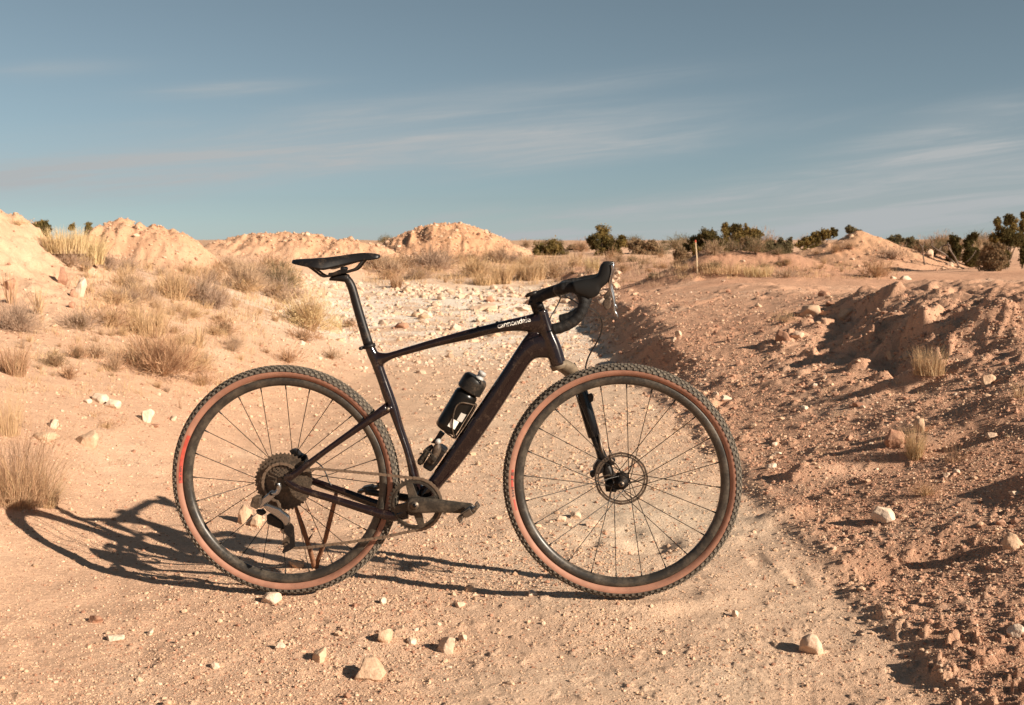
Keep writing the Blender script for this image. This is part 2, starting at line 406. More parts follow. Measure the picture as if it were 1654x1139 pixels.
def gz(x, y): return float(ground_z(np.array([x]), np.array([y]))[0])
def cam_ray(px, row):
    """direction (x, y, z) with y = 1 of the photo's line of sight through a pixel"""
    a = (row-CY)/F; cp, s_ = math.cos(PITCH), math.sin(PITCH)
    dy = cp - a*s_; dz = -s_ - a*cp
    return (px-CX)/F/dy, dz/dy
DS = np.exp(np.linspace(math.log(2.0), math.log(120), 520))
def gp(px, row, dmin=0, dmax=1e9):
    """where the ground is seen at a pixel of the photo"""
    ux, uz = cam_ray(px, row); xs = ux*DS; zs = CAMH + uz*DS
    g = ground_z(xs, DS); ok = (g >= zs) & (DS >= dmin)
    i = int(np.argmax(ok)) if ok.any() else len(DS)-1
    d = DS[i]
    if 0 < i and ok.any():
        a = zs[i-1]-g[i-1]; b = zs[i]-g[i]
        if a > 0: d = DS[i-1]+(DS[i]-DS[i-1])*a/(a-b)
    d = min(d, dmax); return ux*d, d, gz(ux*d, d)
def at(px, d): ux, _ = cam_ray(px, HOR); return ux*d, d, gz(ux*d, d)

def ground_colour(x, y):
    r, s, bank, far = masks(x, y)
    n1 = .5+.5*fbm(x*.5+2, y*.5, 200, 4); n2 = .5+.5*fbm(x*2.3, y*2.3, 210, 4); n3 = .5+.5*fbm(x*11, y*11, 220, 3)
    sand = np.array((.640, .412, .280)); dirt = np.array((.555, .318, .208)); pale = np.array((.640, .510, .385)); red = np.array((.40, .19, .115))
    c = np.ones((len(x), 3))*sand
    tr = np.clip(gauss(x, y, .55, 4.0, .55, 1.6, 3)*.7 + gauss(x, y, .2, 11.0, 1.3, 6.5, 3)*.75 + gauss(x, y, -.9, 19.5, 3.4, 6.5, 3)*1.0, 0, 1)*(1-bank)
    tr = tr*(.35+.65*sstep((n1+.6*n2-.45)/.6))
    c = c*(1-tr[:, None]) + pale*tr[:, None]
    ch = gauss(x, y, -.6, 17.5, 3.4, 6.5, 4)*(1-bank)*sstep((n2-.25)/.3)*.85
    c = c*(1-ch[:, None]) + np.array((.80, .71, .61))*ch[:, None]
    mid = (gauss(x, y, -.9, 9.0, 1.6, 3.0, 3)*.55)*(1-bank)*n2
    c = c*(1-mid[:, None]) + np.array((.50, .31, .19))*mid[:, None]
    bk = bank*(.65+.35*sstep((n1-.3)/.4))
    c = c*(1-bk[:, None]) + dirt*bk[:, None]
    nr = sstep((n1*.6+n2*.5-.62)/.25)*(.35*bank+.22*sstep((x-1.1)/1.2)*(1-far))
    c = c*(1-nr[:, None]) + red*nr[:, None]
    ph = sstep((n2-.55)/.3)*.25*(1-far)
    c = c*(1-ph[:, None]) + pale*ph[:, None]
    # spoil heaps: the third is more orange, the strip by the crest is dark red rubble
    m3 = np.clip(gauss(x, y, -2.05, 37.5, 2.8, 3.6, 4), 0, 1)[:, None]; c = c*(1-m3*.7)+np.array((.50, .265, .14))*m3*.7
    st = gauss(x, y, 3.5, 17.4, 1.4, .8, 3)[:, None]; c = c*(1-st*.6)+np.array((.36, .20, .13))*st*.6
    m4 = gauss(x, y, 6.95, 23, 1.5, 1.6, 4)[:, None]; c = c*(1-m4*.6)+np.array((.55, .33, .19))*m4*.6
    lf = gauss(x, y, -4.9, 9.5, 1.6, 2.4, 3)[:, None]; c = c*(1-lf*.7)+np.array((.61, .41, .27))*lf*.7
    hp = np.clip(gauss(x, y, -6.1, 19.0, 1.3, 1.5, 4)+gauss(x, y, -5.4, 29.5, 2.9, 2.4, 4), 0, 1)[:, None]*(.45+.4*n2[:, None]); c = c*(1-hp)+np.array((.52, .29, .165))*hp
    zz = base_z(x, y)+.10*fbm(x*1.5, y*1.5, 230, 3); bd = (sstep((np.sin(zz*17)-.25)/.5)*.30*np.clip(gauss(x, y, -6.1, 19.0, 1.3, 1.5, 4)+gauss(x, y, -5.4, 29.5, 2.9, 2.4, 4)+gauss(x, y, -4.9, 9.3, 1.6, 2.2, 3)*.5, 0, 1))[:, None]; c = c*(1-bd)+np.array((.40, .215, .13))*bd
    fr = sstep((r-36)/20)[:, None]*.6; c = c*(1-fr)+np.array((.42, .27, .175))*fr
    return np.clip(c*(.90+.2*n3[:, None])*(.93+.14*n2[:, None]), 0, 1)

def build_ground():
    dense = np.linspace(R(-29), R(29), 1000)
    left = -np.concatenate([np.geomspace(R(29.3), R(180), 60)])[::-1]; right = np.geomspace(R(29.3), R(178), 60)
    th = np.concatenate([left, dense, right]); na = len(th)
    rr = np.concatenate([np.linspace(.4, 2.0, 12)[:-1], np.exp(np.linspace(math.log(2.0), math.log(45), 1150)), np.geomspace(47, 1500, 60)]); nr = len(rr)
    T, RR = np.meshgrid(th, rr); x = (RR*np.sin(T)).ravel(); y = (RR*np.cos(T)).ravel()
    z = base_z(x, y)+detail_z(x, y, np.repeat(np.maximum(rr*.0030, .004), na))
    z = z - .0016*np.maximum(0, np.hypot(x, y)-300)
    v = np.column_stack([x, y, z]); v = np.vstack([v, [0, 0, float(base_z(np.array([0.]), np.array([.1]))[0])]])
    i, j = np.meshgrid(np.arange(nr-1), np.arange(na), indexing='ij'); j2 = (j+1) % na
    q = np.stack([i*na+j, (i+1)*na+j, (i+1)*na+j2, i*na+j2], -1).reshape(-1, 4)[:, ::-1]
    me = mkmesh('ground', v, q, [ground_mat()], True)
    colr = np.ones((len(v), 4), dtype=np.float32); colr[:-1, :3] = ground_colour(x, y); colr[-1, :3] = colr[0, :3]
    at_ = me.color_attributes.new('soil', 'FLOAT_COLOR', 'POINT'); at_.data.foreach_set('color', colr.ravel())
    o = link('ground', me); tag(o, kind='structure'); return o
def ground_mat():
    m = bpy.data.materials.new('desert_soil'); m.use_nodes = True; N = NT(m.node_tree); N.n.clear()
    a = N.node('ShaderNodeVertexColor', layer_name='soil'); tc = N.node('ShaderNodeTexCoord'); ob = tc.outputs['Object']
    f1 = N.noise(ob, 85, 5, .7); f2 = N.noise(ob, 330, 3, .6); f3 = N.noise(ob, 22, 5, .6)
    k = N.math('ADD', N.math('MULTIPLY', f1, .55), N.math('MULTIPLY', f2, .45))
    c = N.mix(1.0, a.outputs[0], N.mix(N.ramp(k, .32, .68), (.74, .70, .66), (1.22, 1.22, 1.22)), 'MULTIPLY')
    c = N.mix(N.math('MULTIPLY', N.ramp(f1, .66, .74), .5), c, (.70, .60, .48))          # pale grit
    c = N.mix(N.math('MULTIPLY', N.ramp(f3, .60, .75), .25), c, (.36, .20, .12))
    b1 = N.node('ShaderNodeBump', i_Strength=.55, i_Distance=.010, i_Height=f3)
    b2 = N.node('ShaderNodeBump', i_Strength=.9, i_Distance=.011, i_Height=f1); N.l.new(b1.outputs[0], b2.inputs['Normal'])
    b3 = N.node('ShaderNodeBump', i_Strength=.8, i_Distance=.004, i_Height=f2); N.l.new(b2.outputs[0], b3.inputs['Normal'])
    p = N.node('ShaderNodeBsdfPrincipled', i_Base_Color=c, i_Roughness=.95); p.inputs['Specular IOR Level'].default_value = .12
    N.l.new(b3.outputs[0], p.inputs['Normal'])
    o = N.node('ShaderNodeOutputMaterial'); N.l.new(p.outputs[0], o.inputs[0]); return m
build_ground()

# ------------------------------------------------------------------ stones
def rockmat(name, a, b):
    m = bpy.data.materials.new(name); m.use_nodes = True; N = NT(m.node_tree); N.n.clear()
    tc = N.node('ShaderNodeTexCoord'); ob = tc.outputs['Object']
    f = N.noise(ob, 14, 6, .65); g = N.noise(ob, 120, 4, .6)
    c = N.mix(N.ramp(N.math('ADD', N.math('MULTIPLY', f, .6), N.math('MULTIPLY', g, .4)), .35, .65), a, b)
    bp_ = N.node('ShaderNodeBump', i_Strength=.7, i_Distance=.006, i_Height=N.math('ADD', f, N.math('MULTIPLY', g, .5)))
    p = N.node('ShaderNodeBsdfPrincipled', i_Base_Color=c, i_Roughness=.9); p.inputs['Specular IOR Level'].default_value = .2
    N.l.new(bp_.outputs[0], p.inputs['Normal'])
    o = N.node('ShaderNodeOutputMaterial'); N.l.new(p.outputs[0], o.inputs[0]); return m
RM = dict(clod=rockmat('earth_crumbs', (.37, .195, .125), (.54, .32, .215)), pale=rockmat('pale_stone', (.49, .33, .225), (.66, .48, .35)), white=rockmat('chalky_stone', (.54, .395, .285), (.71, .555, .425)),
          tan=rockmat('tan_stone', (.44, .28, .18), (.62, .43, .29)), red=rockmat('red_stone', (.27, .13, .085), (.44, .25, .16)))
def rock_shape(seed, sub=4, facets=13):
    rg = np.random.default_rng(seed)
    bm = bmesh.new(); bmesh.ops.create_icosphere(bm, subdivisions=sub, radius=1.0)
    v = np.array([p.co[:] for p in bm.verts]); f = np.array([[q.index for q in fc.verts] for fc in bm.faces]); bm.free()
    for _ in range(facets):
        n = rg.normal(size=3); n /= np.linalg.norm(n); d = rg.uniform(.48, .84)
        t = v@n - d; v = v - np.clip(t, 0, None)[:, None]*n*.93
    ph = rg.uniform(0, 6, 3)
    for fr, am in ((2.7, .06), (6.5, .035), (14., .022), (27., .012)):
        v = v*(1+am*(np.sin(fr*v[:, :1]+ph[0])*np.cos(fr*v[:, 1:2]+ph[1])+np.sin(fr*v[:, 2:]+ph[2]+2*v[:, :1])*.6))
    v -= (v.max(0)+v.min(0))/2; v /= (v.max(0)-v.min(0))/2
    return v, f
ROCKV = [rock_shape(300+i) for i in range(12)]
ROUNDV = rock_shape(399, 4, 3)
ROCKME = {}
def rock_mesh(i, mat):
    if (i, mat) not in ROCKME: ROCKME[i, mat] = mkmesh('stone', ROCKV[i][0], ROCKV[i][1], RM[mat], True); ROCKME[i, mat].set_sharp_from_angle(angle=R(34))
    return ROCKME[i, mat]
NR = [0]
def rock(px, row, wpx, hpx, mat, label, name='rock', group=None, sink=.30, tilt=0, dmin=0, rotz=None):
    """a stone whose foot is seen at (px, row) and which measures wpx by hpx there"""
    x, y, z = gp(px, row, dmin); k = y/F
    wpx *= 1.08 if row > 930 else .95; hpx *= 1.05 if row > 930 else .9; NR[0] += 1; i = NR[0] % 12
    sx = wpx*k/2; sz = hpx*k/2/(1-sink)*.95; sy = (sx*.55+sz*.5)
    vs = ROUNDV[0] if label.startswith('round') else ROCKV[i][0]
    me = mkmesh(name, vs*np.array((sx, sy, sz)), ROCKV[i][1], RM[mat], True); me.set_sharp_from_angle(angle=R(34))
    o = link(name, me); o.location = (x, y+sy*.5, z+sz*(1-2*sink)); o.rotation_euler = (0, tilt, random.uniform(-.5, .5) if rotz is None else rotz)
    return tag(o, label, 'rock' if name == 'rock' else 'stone', group)
ROCKS = [
    (600, 1097, 46, 30, 'tan', 'largest tan rock in the foreground dirt, below the gap between the wheels'),
    (515, 1068, 27, 22, 'tan', 'two-humped tan rock on the dirt left of the largest foreground rock'),
    (622, 1037, 25, 21, 'tan', 'upright wedge-shaped tan rock above the largest foreground rock'),
    (721, 1050, 34, 22, 'pale', 'domed pale rock in the foreground dirt right of the wedge-shaped rock'),
    (747, 1037, 14, 13, 'pale', 'small pale stone touching the right side of the domed foreground rock'),
    (664, 1040, 16, 8, 'white', 'flat white stone between the wedge-shaped and the domed foreground rock'),
    (594, 1050, 8, 7, 'tan', 'tiny tan stone just below the wedge-shaped foreground rock'),
    (436, 975, 30, 16, 'white', 'white angular rock lying just in front of the rear tyre'),
    (155, 1006, 24, 12, 'red', 'flat reddish rock alone on the smooth sand at lower left'),
    (184, 1036, 30, 9, 'white', 'flat white stone below the flat reddish rock at lower left'),
    (242, 1026, 11, 9, 'white', 'small round white stone right of the flat white stone at lower left'),
    (348, 1079, 15, 9, 'white', 'white pebble on the dirt near the bottom edge, left of the tan rocks'),
    (453, 1047, 16, 8, 'white', 'low white stone in the dirt below the rear tyre'),
    (138, 719, 38, 26, 'tan', 'big tan wedge rock on the sand slope above the bush at left', ),
    (72, 713, 40, 18, 'tan', 'low tan rock beside the wispy bush at the left edge'),
    (84, 690, 24, 16, 'white', 'white lump of rock above the low tan rock on the left slope'),
    (82, 702, 16, 5, 'white', 'thin white flake between the white lump and the low tan rock'),
    (160, 650, 30, 17, 'white', 'hollowed white rock on the sand slope, touching another white rock on its right'),
    (181, 659, 28, 17, 'white', 'white rock on the sand slope touching a hollow white rock on its left'),
    (140, 650, 13, 7, 'white', 'small white stone left of the touching pair of white rocks'),
    (237, 681, 22, 24, 'white', 'jagged white rock on the sand left of the rear wheel'),
    (250, 690, 16, 6, 'red', 'narrow red sliver of stone at the foot of the jagged white rock'),
    (279, 680, 12, 11, 'pale', 'pale stone between the jagged white rock and the rear tyre'),
    (398, 846, 26, 36, 'tan', 'upright tan rock seen through the spokes of the rear wheel'),
    (415, 850, 16, 26, 'tan', 'smaller tan rock leaning on the upright rock behind the rear wheel spokes'),
    (478, 916, 30, 15, 'tan', 'rounded tan rock in the shadows seen through the lower rear wheel'),
    (442, 918, 10, 7, 'white', 'tiny white stone left of the rounded rock behind the lower rear wheel'),
    (1313, 1056, 37, 30, 'pale', 'round pale rock alone in the dark dirt at lower right'),
    (1188, 997, 10, 11, 'white', 'small upright white stone on the dirt below the front wheel'),
    (1432, 842, 42, 24, 'white', 'pale slab of rock on the edge of the shaded hollow at right'),
    (1446, 720, 36, 32, 'red', 'reddish angular rock behind the golden grass tuft at right'),
    (1487, 698, 22, 26, 'tan', 'pointed tan rock directly behind the golden grass tuft'),
    (1598, 622, 24, 20, 'tan', 'squarish tan rock on the right bank above the shaded patch'),
    (1603, 708, 20, 11, 'pale', 'pale rock at the rim of the dark right-hand shadow'),
    (1643, 1028, 26, 18, 'white', 'whitish rock at the right edge, near the bottom'),
    (1640, 884, 34, 28, 'tan', 'large rounded tan rock at the right edge in front of the bank'),
    (1173, 648, 18, 9, 'white', 'flat white stone to the right of the front tyre top'),
    (1216, 690, 14, 9, 'tan', 'tan stone right of the front tyre, below the flat white stone'),
    (1252, 720, 11, 8, 'white', 'white stone right of the front wheel, upper of two near each other'),
    (1246, 756, 19, 9, 'white', 'bright white stone level with the front hub, right of the tyre'),
    (1257, 735, 14, 6, 'white', 'thin white flake between two white stones right of the front wheel'),
    (1300, 662, 14, 8, 'white', 'small white stone high on the dirt slope right of the front wheel'),
    (1316, 625, 10, 7, 'white', 'tiny white stone uppermost on the dirt slope right of the front wheel'),
    (1546, 766, 13, 9, 'white', 'white stone in the edge of the shadow at right'),
    (1530, 771, 11, 9, 'pale', 'pale stone just left of the white stone in the shadow edge'),
    (1640, 800, 20, 8, 'pale', 'pale flat rock at the right edge below the dark shadow'),
    (128, 478, 20, 36, 'white', 'tall bright white slab leaning on the left hillside'),
    (118, 480, 14, 15, 'red', 'small dark red block at the foot of the bright white slab'),
    (100, 457, 15, 30, 'red', 'rough red slab sticking out of the left hillside'),
    (12, 466, 26, 18, 'red', 'dark red rock beside the yucca stalks at the left edge'),
    (115, 498, 12, 12, 'red', 'red block above the dark twiggy shrub on the left slope'),
    (1088, 552, 11, 9, 'pale', 'left one of two pale stones on the shaded bank behind the handlebar'),
    (1096, 546, 12, 15, 'pale', 'right one of two pale stones on the shaded bank behind the handlebar'),
    (1268, 551, 26, 22, 'red', 'dark clod with a lit top on the right bank below the gully'),
    (1290, 547, 22, 14, 'pale', 'pale crusty lump right of the dark clod on the bank'),
    (1312, 510, 40, 20, 'tan', 'broad tan lump of earth at the left end of the gully'),
    (1368, 512, 22, 16, 'tan', 'tan block at the mouth of the gully'),
    (1440, 580, 14, 16, 'tan', 'left one of two blocks lying in the gully bottom'),
    (1466, 579, 12, 14, 'tan', 'right one of two blocks lying in the gully bottom'),
    (1464, 452, 18, 8, 'white', 'white stone on the crest of the right mound'),
    (1443, 451, 10, 6, 'white', 'smaller white stone left of the white stone on the right mound'),
    (1527, 407, 30, 6, 'white', 'long white slab on the skyline of the right bank below the trees'),
    (1503, 415, 16, 14, 'pale', 'pale boulder left of the long white slab on the right skyline'),
    (1534, 430, 14, 8, 'pale', 'pale stone by the dead branches on the right crest'),
    (1200, 424, 9, 6, 'pale', 'pale stone in the red rubble strip right of the stake'),
    (1333, 478, 22, 11, 'red', 'dark flat stone on the crest of the right bank'),
    (906, 842, 20, 11, 'pale', 'low pale stone seen through the front spokes at left'),
    (930, 838, 22, 13, 'pale', 'pale ridge-shaped rock seen through the front spokes beside a shadow'),
    (958, 850, 26, 11, 'pale', 'crusty pale stone seen through the front spokes below the hub'),
    (743, 981, 16, 9, 'pale', 'pale stone on the dirt in front of the crank, below the shadows'),
    (618, 975, 11, 10, 'white', 'round white stone on the dirt right of the rear tyre bottom'),
    (760, 955, 18, 11, 'tan', 'tan stone lying at the edge of the thin wheel shadow between the wheels'),
    (860, 962, 14, 8, 'white', 'white stone just left of the front tyre bottom'),
    (780, 502, 52, 14, 'pale', 'broad pale hump of rock on the chalky track above the top tube'),
    (791, 488, 16, 11, 'red', 'dark red rock on the chalky track above the top tube'),
    (857, 492, 24, 12, 'red', 'dark rock on the chalky track just left of the stem'),
    (843, 503, 26, 9, 'white', 'pale wedge of rock on the track below the stem'),
    (690, 511, 18, 9, 'white', 'white block in the rubble right of the seatpost'),
    (672, 512, 16, 11, 'tan', 'tan block in the rubble left of a white block, right of the seatpost'),
    (648, 530, 24, 10, 'red', 'reddish clod at the lower edge of the rubble right of the seatpost'),
    (668, 546, 13, 7, 'white', 'white stone on the track just above the top tube'),
    (657, 600, 9, 9, 'pale', 'small pale stone under the top tube near the seat tube'),
    (440, 478, 13, 9, 'pale', 'square pale block above the yellow bush'),
    (545, 522, 12, 9, 'white', 'white block at the right foot of the yellow bush'),
]
for q in ROCKS: rock(*q)

def scatter_stones():
    zones = [((250, 830), (985, 1130), 46), ((830, 1300), (985, 1130), 22), ((1200, 1650), (590, 830), 52), ((1150, 1650), (840, 1130), 34),
             ((490, 860), (464, 524), 120), ((1000, 1430), (450, 600), 26), ((650, 830), (600, 900), 14), ((0, 260), (880, 1100), 10), ((860, 1150), (860, 950), 20)]
    i = 0
    for (xa, xb), (ra, rb), n in zones:
        for _ in range(n):
            px = random.uniform(xa, xb); row = random.uniform(ra, rb); x, y, z = gp(px, row)
            w = y/F*random.choice((3.0, 3.5, 4, 4.5, 5.5, 7))*random.uniform(.8, 1.2)*.5*1.15
            if ra < 470: w *= random.choice((.9, 1.2, 1.6, 2.2))
            mat = random.choice(('pale', 'pale', 'white', 'tan', 'tan') if xa < 1000 else ('white', 'pale', 'tan', 'red'))
            me = rock_mesh(random.randrange(12), mat); o = link('stone', me); i += 1
            h = w*random.uniform(.45, .8); o.scale = (w, w*random.uniform(.7, 1), h); o.location = (x, y, z+h*.18); o.rotation_euler = (random.uniform(-.3, .3), random.uniform(-.3, .3), random.uniform(0, 6.3))
            if mat in ('pale', 'white'): tag(o, 'small pale loose stone scattered on the dirt', 'stone', 'small pale stones on the dirt')
            else: tag(o, 'small brown loose stone scattered on the dirt', 'stone', 'small brown stones on the dirt')
scatter_stones()

def scatter_gravel(n=150000):
    px = rng.uniform(-60, 1714, n); row = 470 + (1150-470)*rng.uniform(0, 1, n)**.85
    a = (row-CY)/F; dy = math.cos(PITCH)-a*math.sin(PITCH); ux = (px-CX)/F/dy; uz = (-math.sin(PITCH)-a*math.cos(PITCH))/dy
    d = np.full(n, 1e9); prev = np.full(n, 2.0)
    for dd in np.exp(np.linspace(math.log(2.2), math.log(30), 160)):
        hit = (d > 1e8) & (base_z(ux*dd, np.full(n, dd)) >= CAMH+uz*dd); d[hit] = dd*rng.uniform(.985, 1.0, hit.sum())
    ok = d < 1e8; px, d, ux = px[ok], d[ok], ux[ok]; x = ux*d; y = d
    hx, hy = [], []
    for cx, cy, sx, sy, m in ((-6.1, 18.6, 1.3, 1.3, 1500), (-5.3, 28.8, 3.0, 1.8, 1500), (-2.05, 36.8, 2.8, 2.6, 1500), (6.95, 22.2, 2.1, 1.8, 700), (-4.6, 9.0, 1.6, 2.2, 1800)):
        hx.append(cx+sx*rng.uniform(-1, 1, m)); hy.append(cy+sy*rng.uniform(-1, 1, m))
    heap_n = sum(len(q) for q in hx); x = np.concatenate([x]+hx); y = np.concatenate([y]+hy)
    far_n = 7000; fx = rng.uniform(440, 1000, far_n); fd = rng.uniform(9.5, 24, far_n); x = np.concatenate([x, (fx-CX)/F*fd]); y = np.concatenate([y, fd])
    r, s, bank, far = masks(x, y)
    patch = .5+.5*fbm(x*1.1, y*1.1, 300, 3)
    keep = rng.uniform(0, 1, len(x)) < np.clip(.26+.70*sstep((patch-.40)/.3)*(.30+.70*sstep((x+1.5)/1.3))+.8*bank, 0, 1)
    rubble = np.arange(len(x)) >= len(x)-far_n; hp_ = (np.arange(len(x)) >= len(x)-far_n-heap_n) & ~rubble; keep |= hp_; keep |= rubble & (bank < .2) & (rng.uniform(0, 1, len(x)) < .25+.75*sstep((patch-.45)/.2))
    x, y, bank, rubble = x[keep], y[keep], bank[keep], rubble[keep]; z = ground_z(x, y); k = len(x)
    bm = bmesh.new(); bmesh.ops.create_icosphere(bm, subdivisions=1, radius=1.0)
    bv = np.array([p.co[:] for p in bm.verts]); bf = np.array([[q.index for q in fc.verts] for fc in bm.faces]); bm.free()
    size = (y/F)*np.exp(rng.normal(.30, .50, k))*.95
    size = np.where(rubble, size*np.exp(rng.normal(.35, .35, k)), size)
    V = bv[None]*rng.uniform(.7, 1.25, (k, len(bv), 1))*np.stack([size, size*rng.uniform(.6, 1, k), size*rng.uniform(.45, .8, k)], -1)[:, None, :]
    an = rng.uniform(0, 6.3, k); c, s_ = np.cos(an)[:, None], np.sin(an)[:, None]
    V = np.stack([V[..., 0]*c-V[..., 1]*s_, V[..., 0]*s_+V[..., 1]*c, V[..., 2]], -1)+np.stack([x, y, z+size*.15], -1)[:, None, :]
    Fc = (bf[None]+(np.arange(k)*len(bv))[:, None, None]).reshape(-1, 3)
    kind = rng.choice(4, k, p=(.13, .018, .602, .25)); kind = np.where((bank > .5) & (kind != 1) & (rng.uniform(0, 1, k) < .55), 4, kind)
    kind = np.where(rubble, rng.choice(3, k, p=(.55, .30, .15)), kind)
    me = mkmesh('gravel', V.reshape(-1, 3), Fc, [RM['pale'], RM['white'], RM['tan'], RM['red'], RM['clod']], False, np.repeat(kind, len(bf)))
    tag(link('gravel', me), 'loose grit and pebbles strewn over the dirt track and banks', 'gravel', kind='stuff')
scatter_gravel()

# ------------------------------------------------------------------ bicycle (local frame: X forward, Y away to its left side, Z up)
PSI = math.atan2(.088, 1.0027)
BO = np.array((-.682, 3.378, 0.0)); EX = np.array((math.cos(PSI), -math.sin(PSI), 0)); EY = np.array((math.sin(PSI), math.cos(PSI), 0))
def bp(px, row, off=0.0):
    """point of the bicycle, at sideways distance off from its middle plane, measured on the photo"""
    ux, uz = cam_ray(px, row); d = np.array((ux, 1.0, uz)); o = np.array((0, 0, CAMH))
    P0 = BO + off*EY; t = np.dot(P0-o, EY)/np.dot(d, EY); p = o+t*d
    return np.array((np.dot(p-BO, EX), off, p[2]))
def bps(pts, off=0.0): return [bp(a, b, off) for a, b in pts]
def flip(P): P = np.array(P, float).copy(); P[..., 1] *= -1; return P
def world_of(p): return BO + p[0]*EX + p[1]*EY + np.array((0, 0, p[2]))
bike = bpy.data.objects.new('bicycle', None); COL.objects.link(bike)
bike.location = BO; bike.rotation_euler = (0, 0, -PSI); bike.empty_display_size = .1
tag(bike, 'black drop-bar gravel bicycle with tan-walled tyres standing on the dirt track', 'bicycle')

def tube2d(mb, pairs, offs, hw, n=18, k=6, m=0, sup=2.3):
    offs = offs if hasattr(offs, '__len__') else [offs]*len(pairs)
    U = [bp(p[0], p[1], o) for p, o in zip(pairs, offs)]; L = [bp(p[2], p[3], o) for p, o in zip(pairs, offs)]
    loft(mb, U, L, hw, n, k, m, sup); return np.array(U), np.array(L)
def plate(mb, poly, o0, o1, m=0):
    q = [bp(a, b, (o0+o1)/2) for a, b in poly]; return prism(mb, [(p[0], p[2]) for p in q], o0, o1, m)
def z2(*uv): return [(380+u/5.694, 700+v/5.694) for u, v in uv]
def z3(*uv): return [(560+u/3.558, 560+v/3.558) for u, v in uv]
def z5(*uv): return [(780+u/5.695, 410+v/5.695) for u, v in uv]
def z7(*uv): return [(900+u/4.953, 600+v/4.953) for u, v in uv]
def z8(*uv): return [(590+u/8.135, 740+v/8.135) for u, v in uv]

# --- frame
BB = bp(670, 816)
f = MB()
tube2d(f, [(606, 568, 612, 598), (622, 570.2, 622, 587), (636, 567.2, 638, 578.5), (660, 559.8, 661, 572), (706, 546, 706, 560), (760, 531, 760, 548.2),
           (789, 524, 789, 541), (818, 516.8, 818, 535.8), (846, 510.5, 849, 535.5), (872, 503, 876, 540)], 0,
       [.015, .015, .014, .0145, .016, .018, .0195, .021, .0215, .021], sup=2.8)
tube2d(f, [(866.5, 500, 884.5, 500), (868, 512, 886.5, 509), (870, 535, 895, 533), (880, 562, 906, 558), (888, 588, 913, 581), (890, 593, 914, 587.5)], 0,
       [.021, .022, .023, .025, .027, .027])
tube2d(f, [(862, 530, 905, 579), (850, 541, 882, 578.5), (834, 564, 861, 582), (812, 598, 838, 614.5), (785, 638, 811, 656.5), (750, 690, 776, 708.5), (715, 741, 738, 758), (694, 771, 713, 787), (664, 806, 684, 828)], 0,
       [.022, .024, .025, .025, .025, .026, .029, .033, .036], sup=2.7)
tube2d(f, [(588.8, 561, 604, 557), (595, 577, 611.5, 571.5), (601, 591, 617.5, 586.5), (611, 618, 626.5, 612), (620, 645, 637, 640), (630, 668, 644.5, 663), (641, 697, 652.5, 692.5),
           (653.5, 731, 664.5, 727), (661, 768, 676, 765), (660, 802, 684, 800)], 0, [.0165, .0165, .0165, .017, .019, .019, .02, .024, .03, .034])
cyl(f, BB, .0235, -.043, .043, 28)
for s in (-1, 1): cyl(f, bp(629.5, 659), .0085, s*.016, s*.0285, 18)
me0 = mkmesh('frame', f.v, f.f, M['frame']); fix_normals(me0)
tmp = bpy.data.objects.new('tmp', me0); COL.objects.link(tmp)
rm = tmp.modifiers.new('r', 'REMESH'); rm.mode = 'VOXEL'; rm.voxel_size = .0026; rm.use_smooth_shade = True
sm = tmp.modifiers.new('s', 'SMOOTH'); sm.factor = .5; sm.iterations = 9
bpy.context.view_layer.update()
dg = bpy.context.evaluated_depsgraph_get()
FRM = bpy.data.meshes.new_from_object(tmp.evaluated_get(dg)); FRM.name = 'frame'
bpy.data.objects.remove(tmp); FRM.materials.clear(); FRM.materials.append(M['frame'])
FRM.polygons.foreach_set('use_smooth', np.full(len(FRM.polygons), True, dtype=bool))
frame = link('frame', FRM, bike)
TREE = BVHTree.FromPolygons([v.co[:] for v in FRM.vertices], [p.vertices[:] for p in FRM.polygons])
def skin_y(x, z):
    h = TREE.ray_cast(Vector((x, -.2, z)), Vector((0, 1, 0)))[0]
    return h.y if h is not None else -.02
# stays, mirrored left and right
SS = [(622, 651, 629, 667), (596, 671, 600, 684), (541, 711.5, 541.5, 723), (500, 741.5, 502, 752), (472, 762, 476, 773), (459, 766, 462, 782)]
SSo = [-.020, -.032, -.046, -.056, -.0655, -.0665]
CS = [(459, 765, 459, 781), (470, 776, 470, 789), (488, 785.5, 488, 797), (541, 801, 541, 813.5), (597, 817.5, 597, 832), (632, 824, 634, 842), (658, 815, 660, 838)]
CSo = [-.0665, -.066, -.0645, -.056, -.046, -.040, -.032]
def stay(name, P, O, hw, s):
    U = np.array([bp(p[0], p[1], o) for p, o in zip(P, O)]); L = np.array([bp(p[2], p[3], o) for p, o in zip(P, O)])
    if s > 0: U, L = flip(U), flip(L)
    mb = MB(); loft(mb, U, L, hw, 14, 6); mb.build(name, M['frame'], frame, True)
for s in (-1, 1):
    stay('seat_stay', SS, SSo, [.010, .009, .0085, .008, .007, .004], s)
    stay('chain_stay', CS, CSo, [.004, .007, .008, .009, .011, .013, .013], s)
for s in (-1, 1):
    b = MB(); cyl(b, bp(629, 659, 0), .0065, s*.028, s*.0305, 16); cyl(b, bp(629, 659, 0), .003, s*.0295, s*.031, 6); b.build('pivot_bolt', M['steel'], frame, True)
b = MB()
for px, row in ((772, 527), (803, 519.5)):
    p = bp(px, row); v = [(p[0], 0, p[2]-.004)]; cyl(b, (p[0], 0, p[2]-.003), .0045, -.004, .004, 10)
b.build('bolt', M['blackmat'], frame, True)
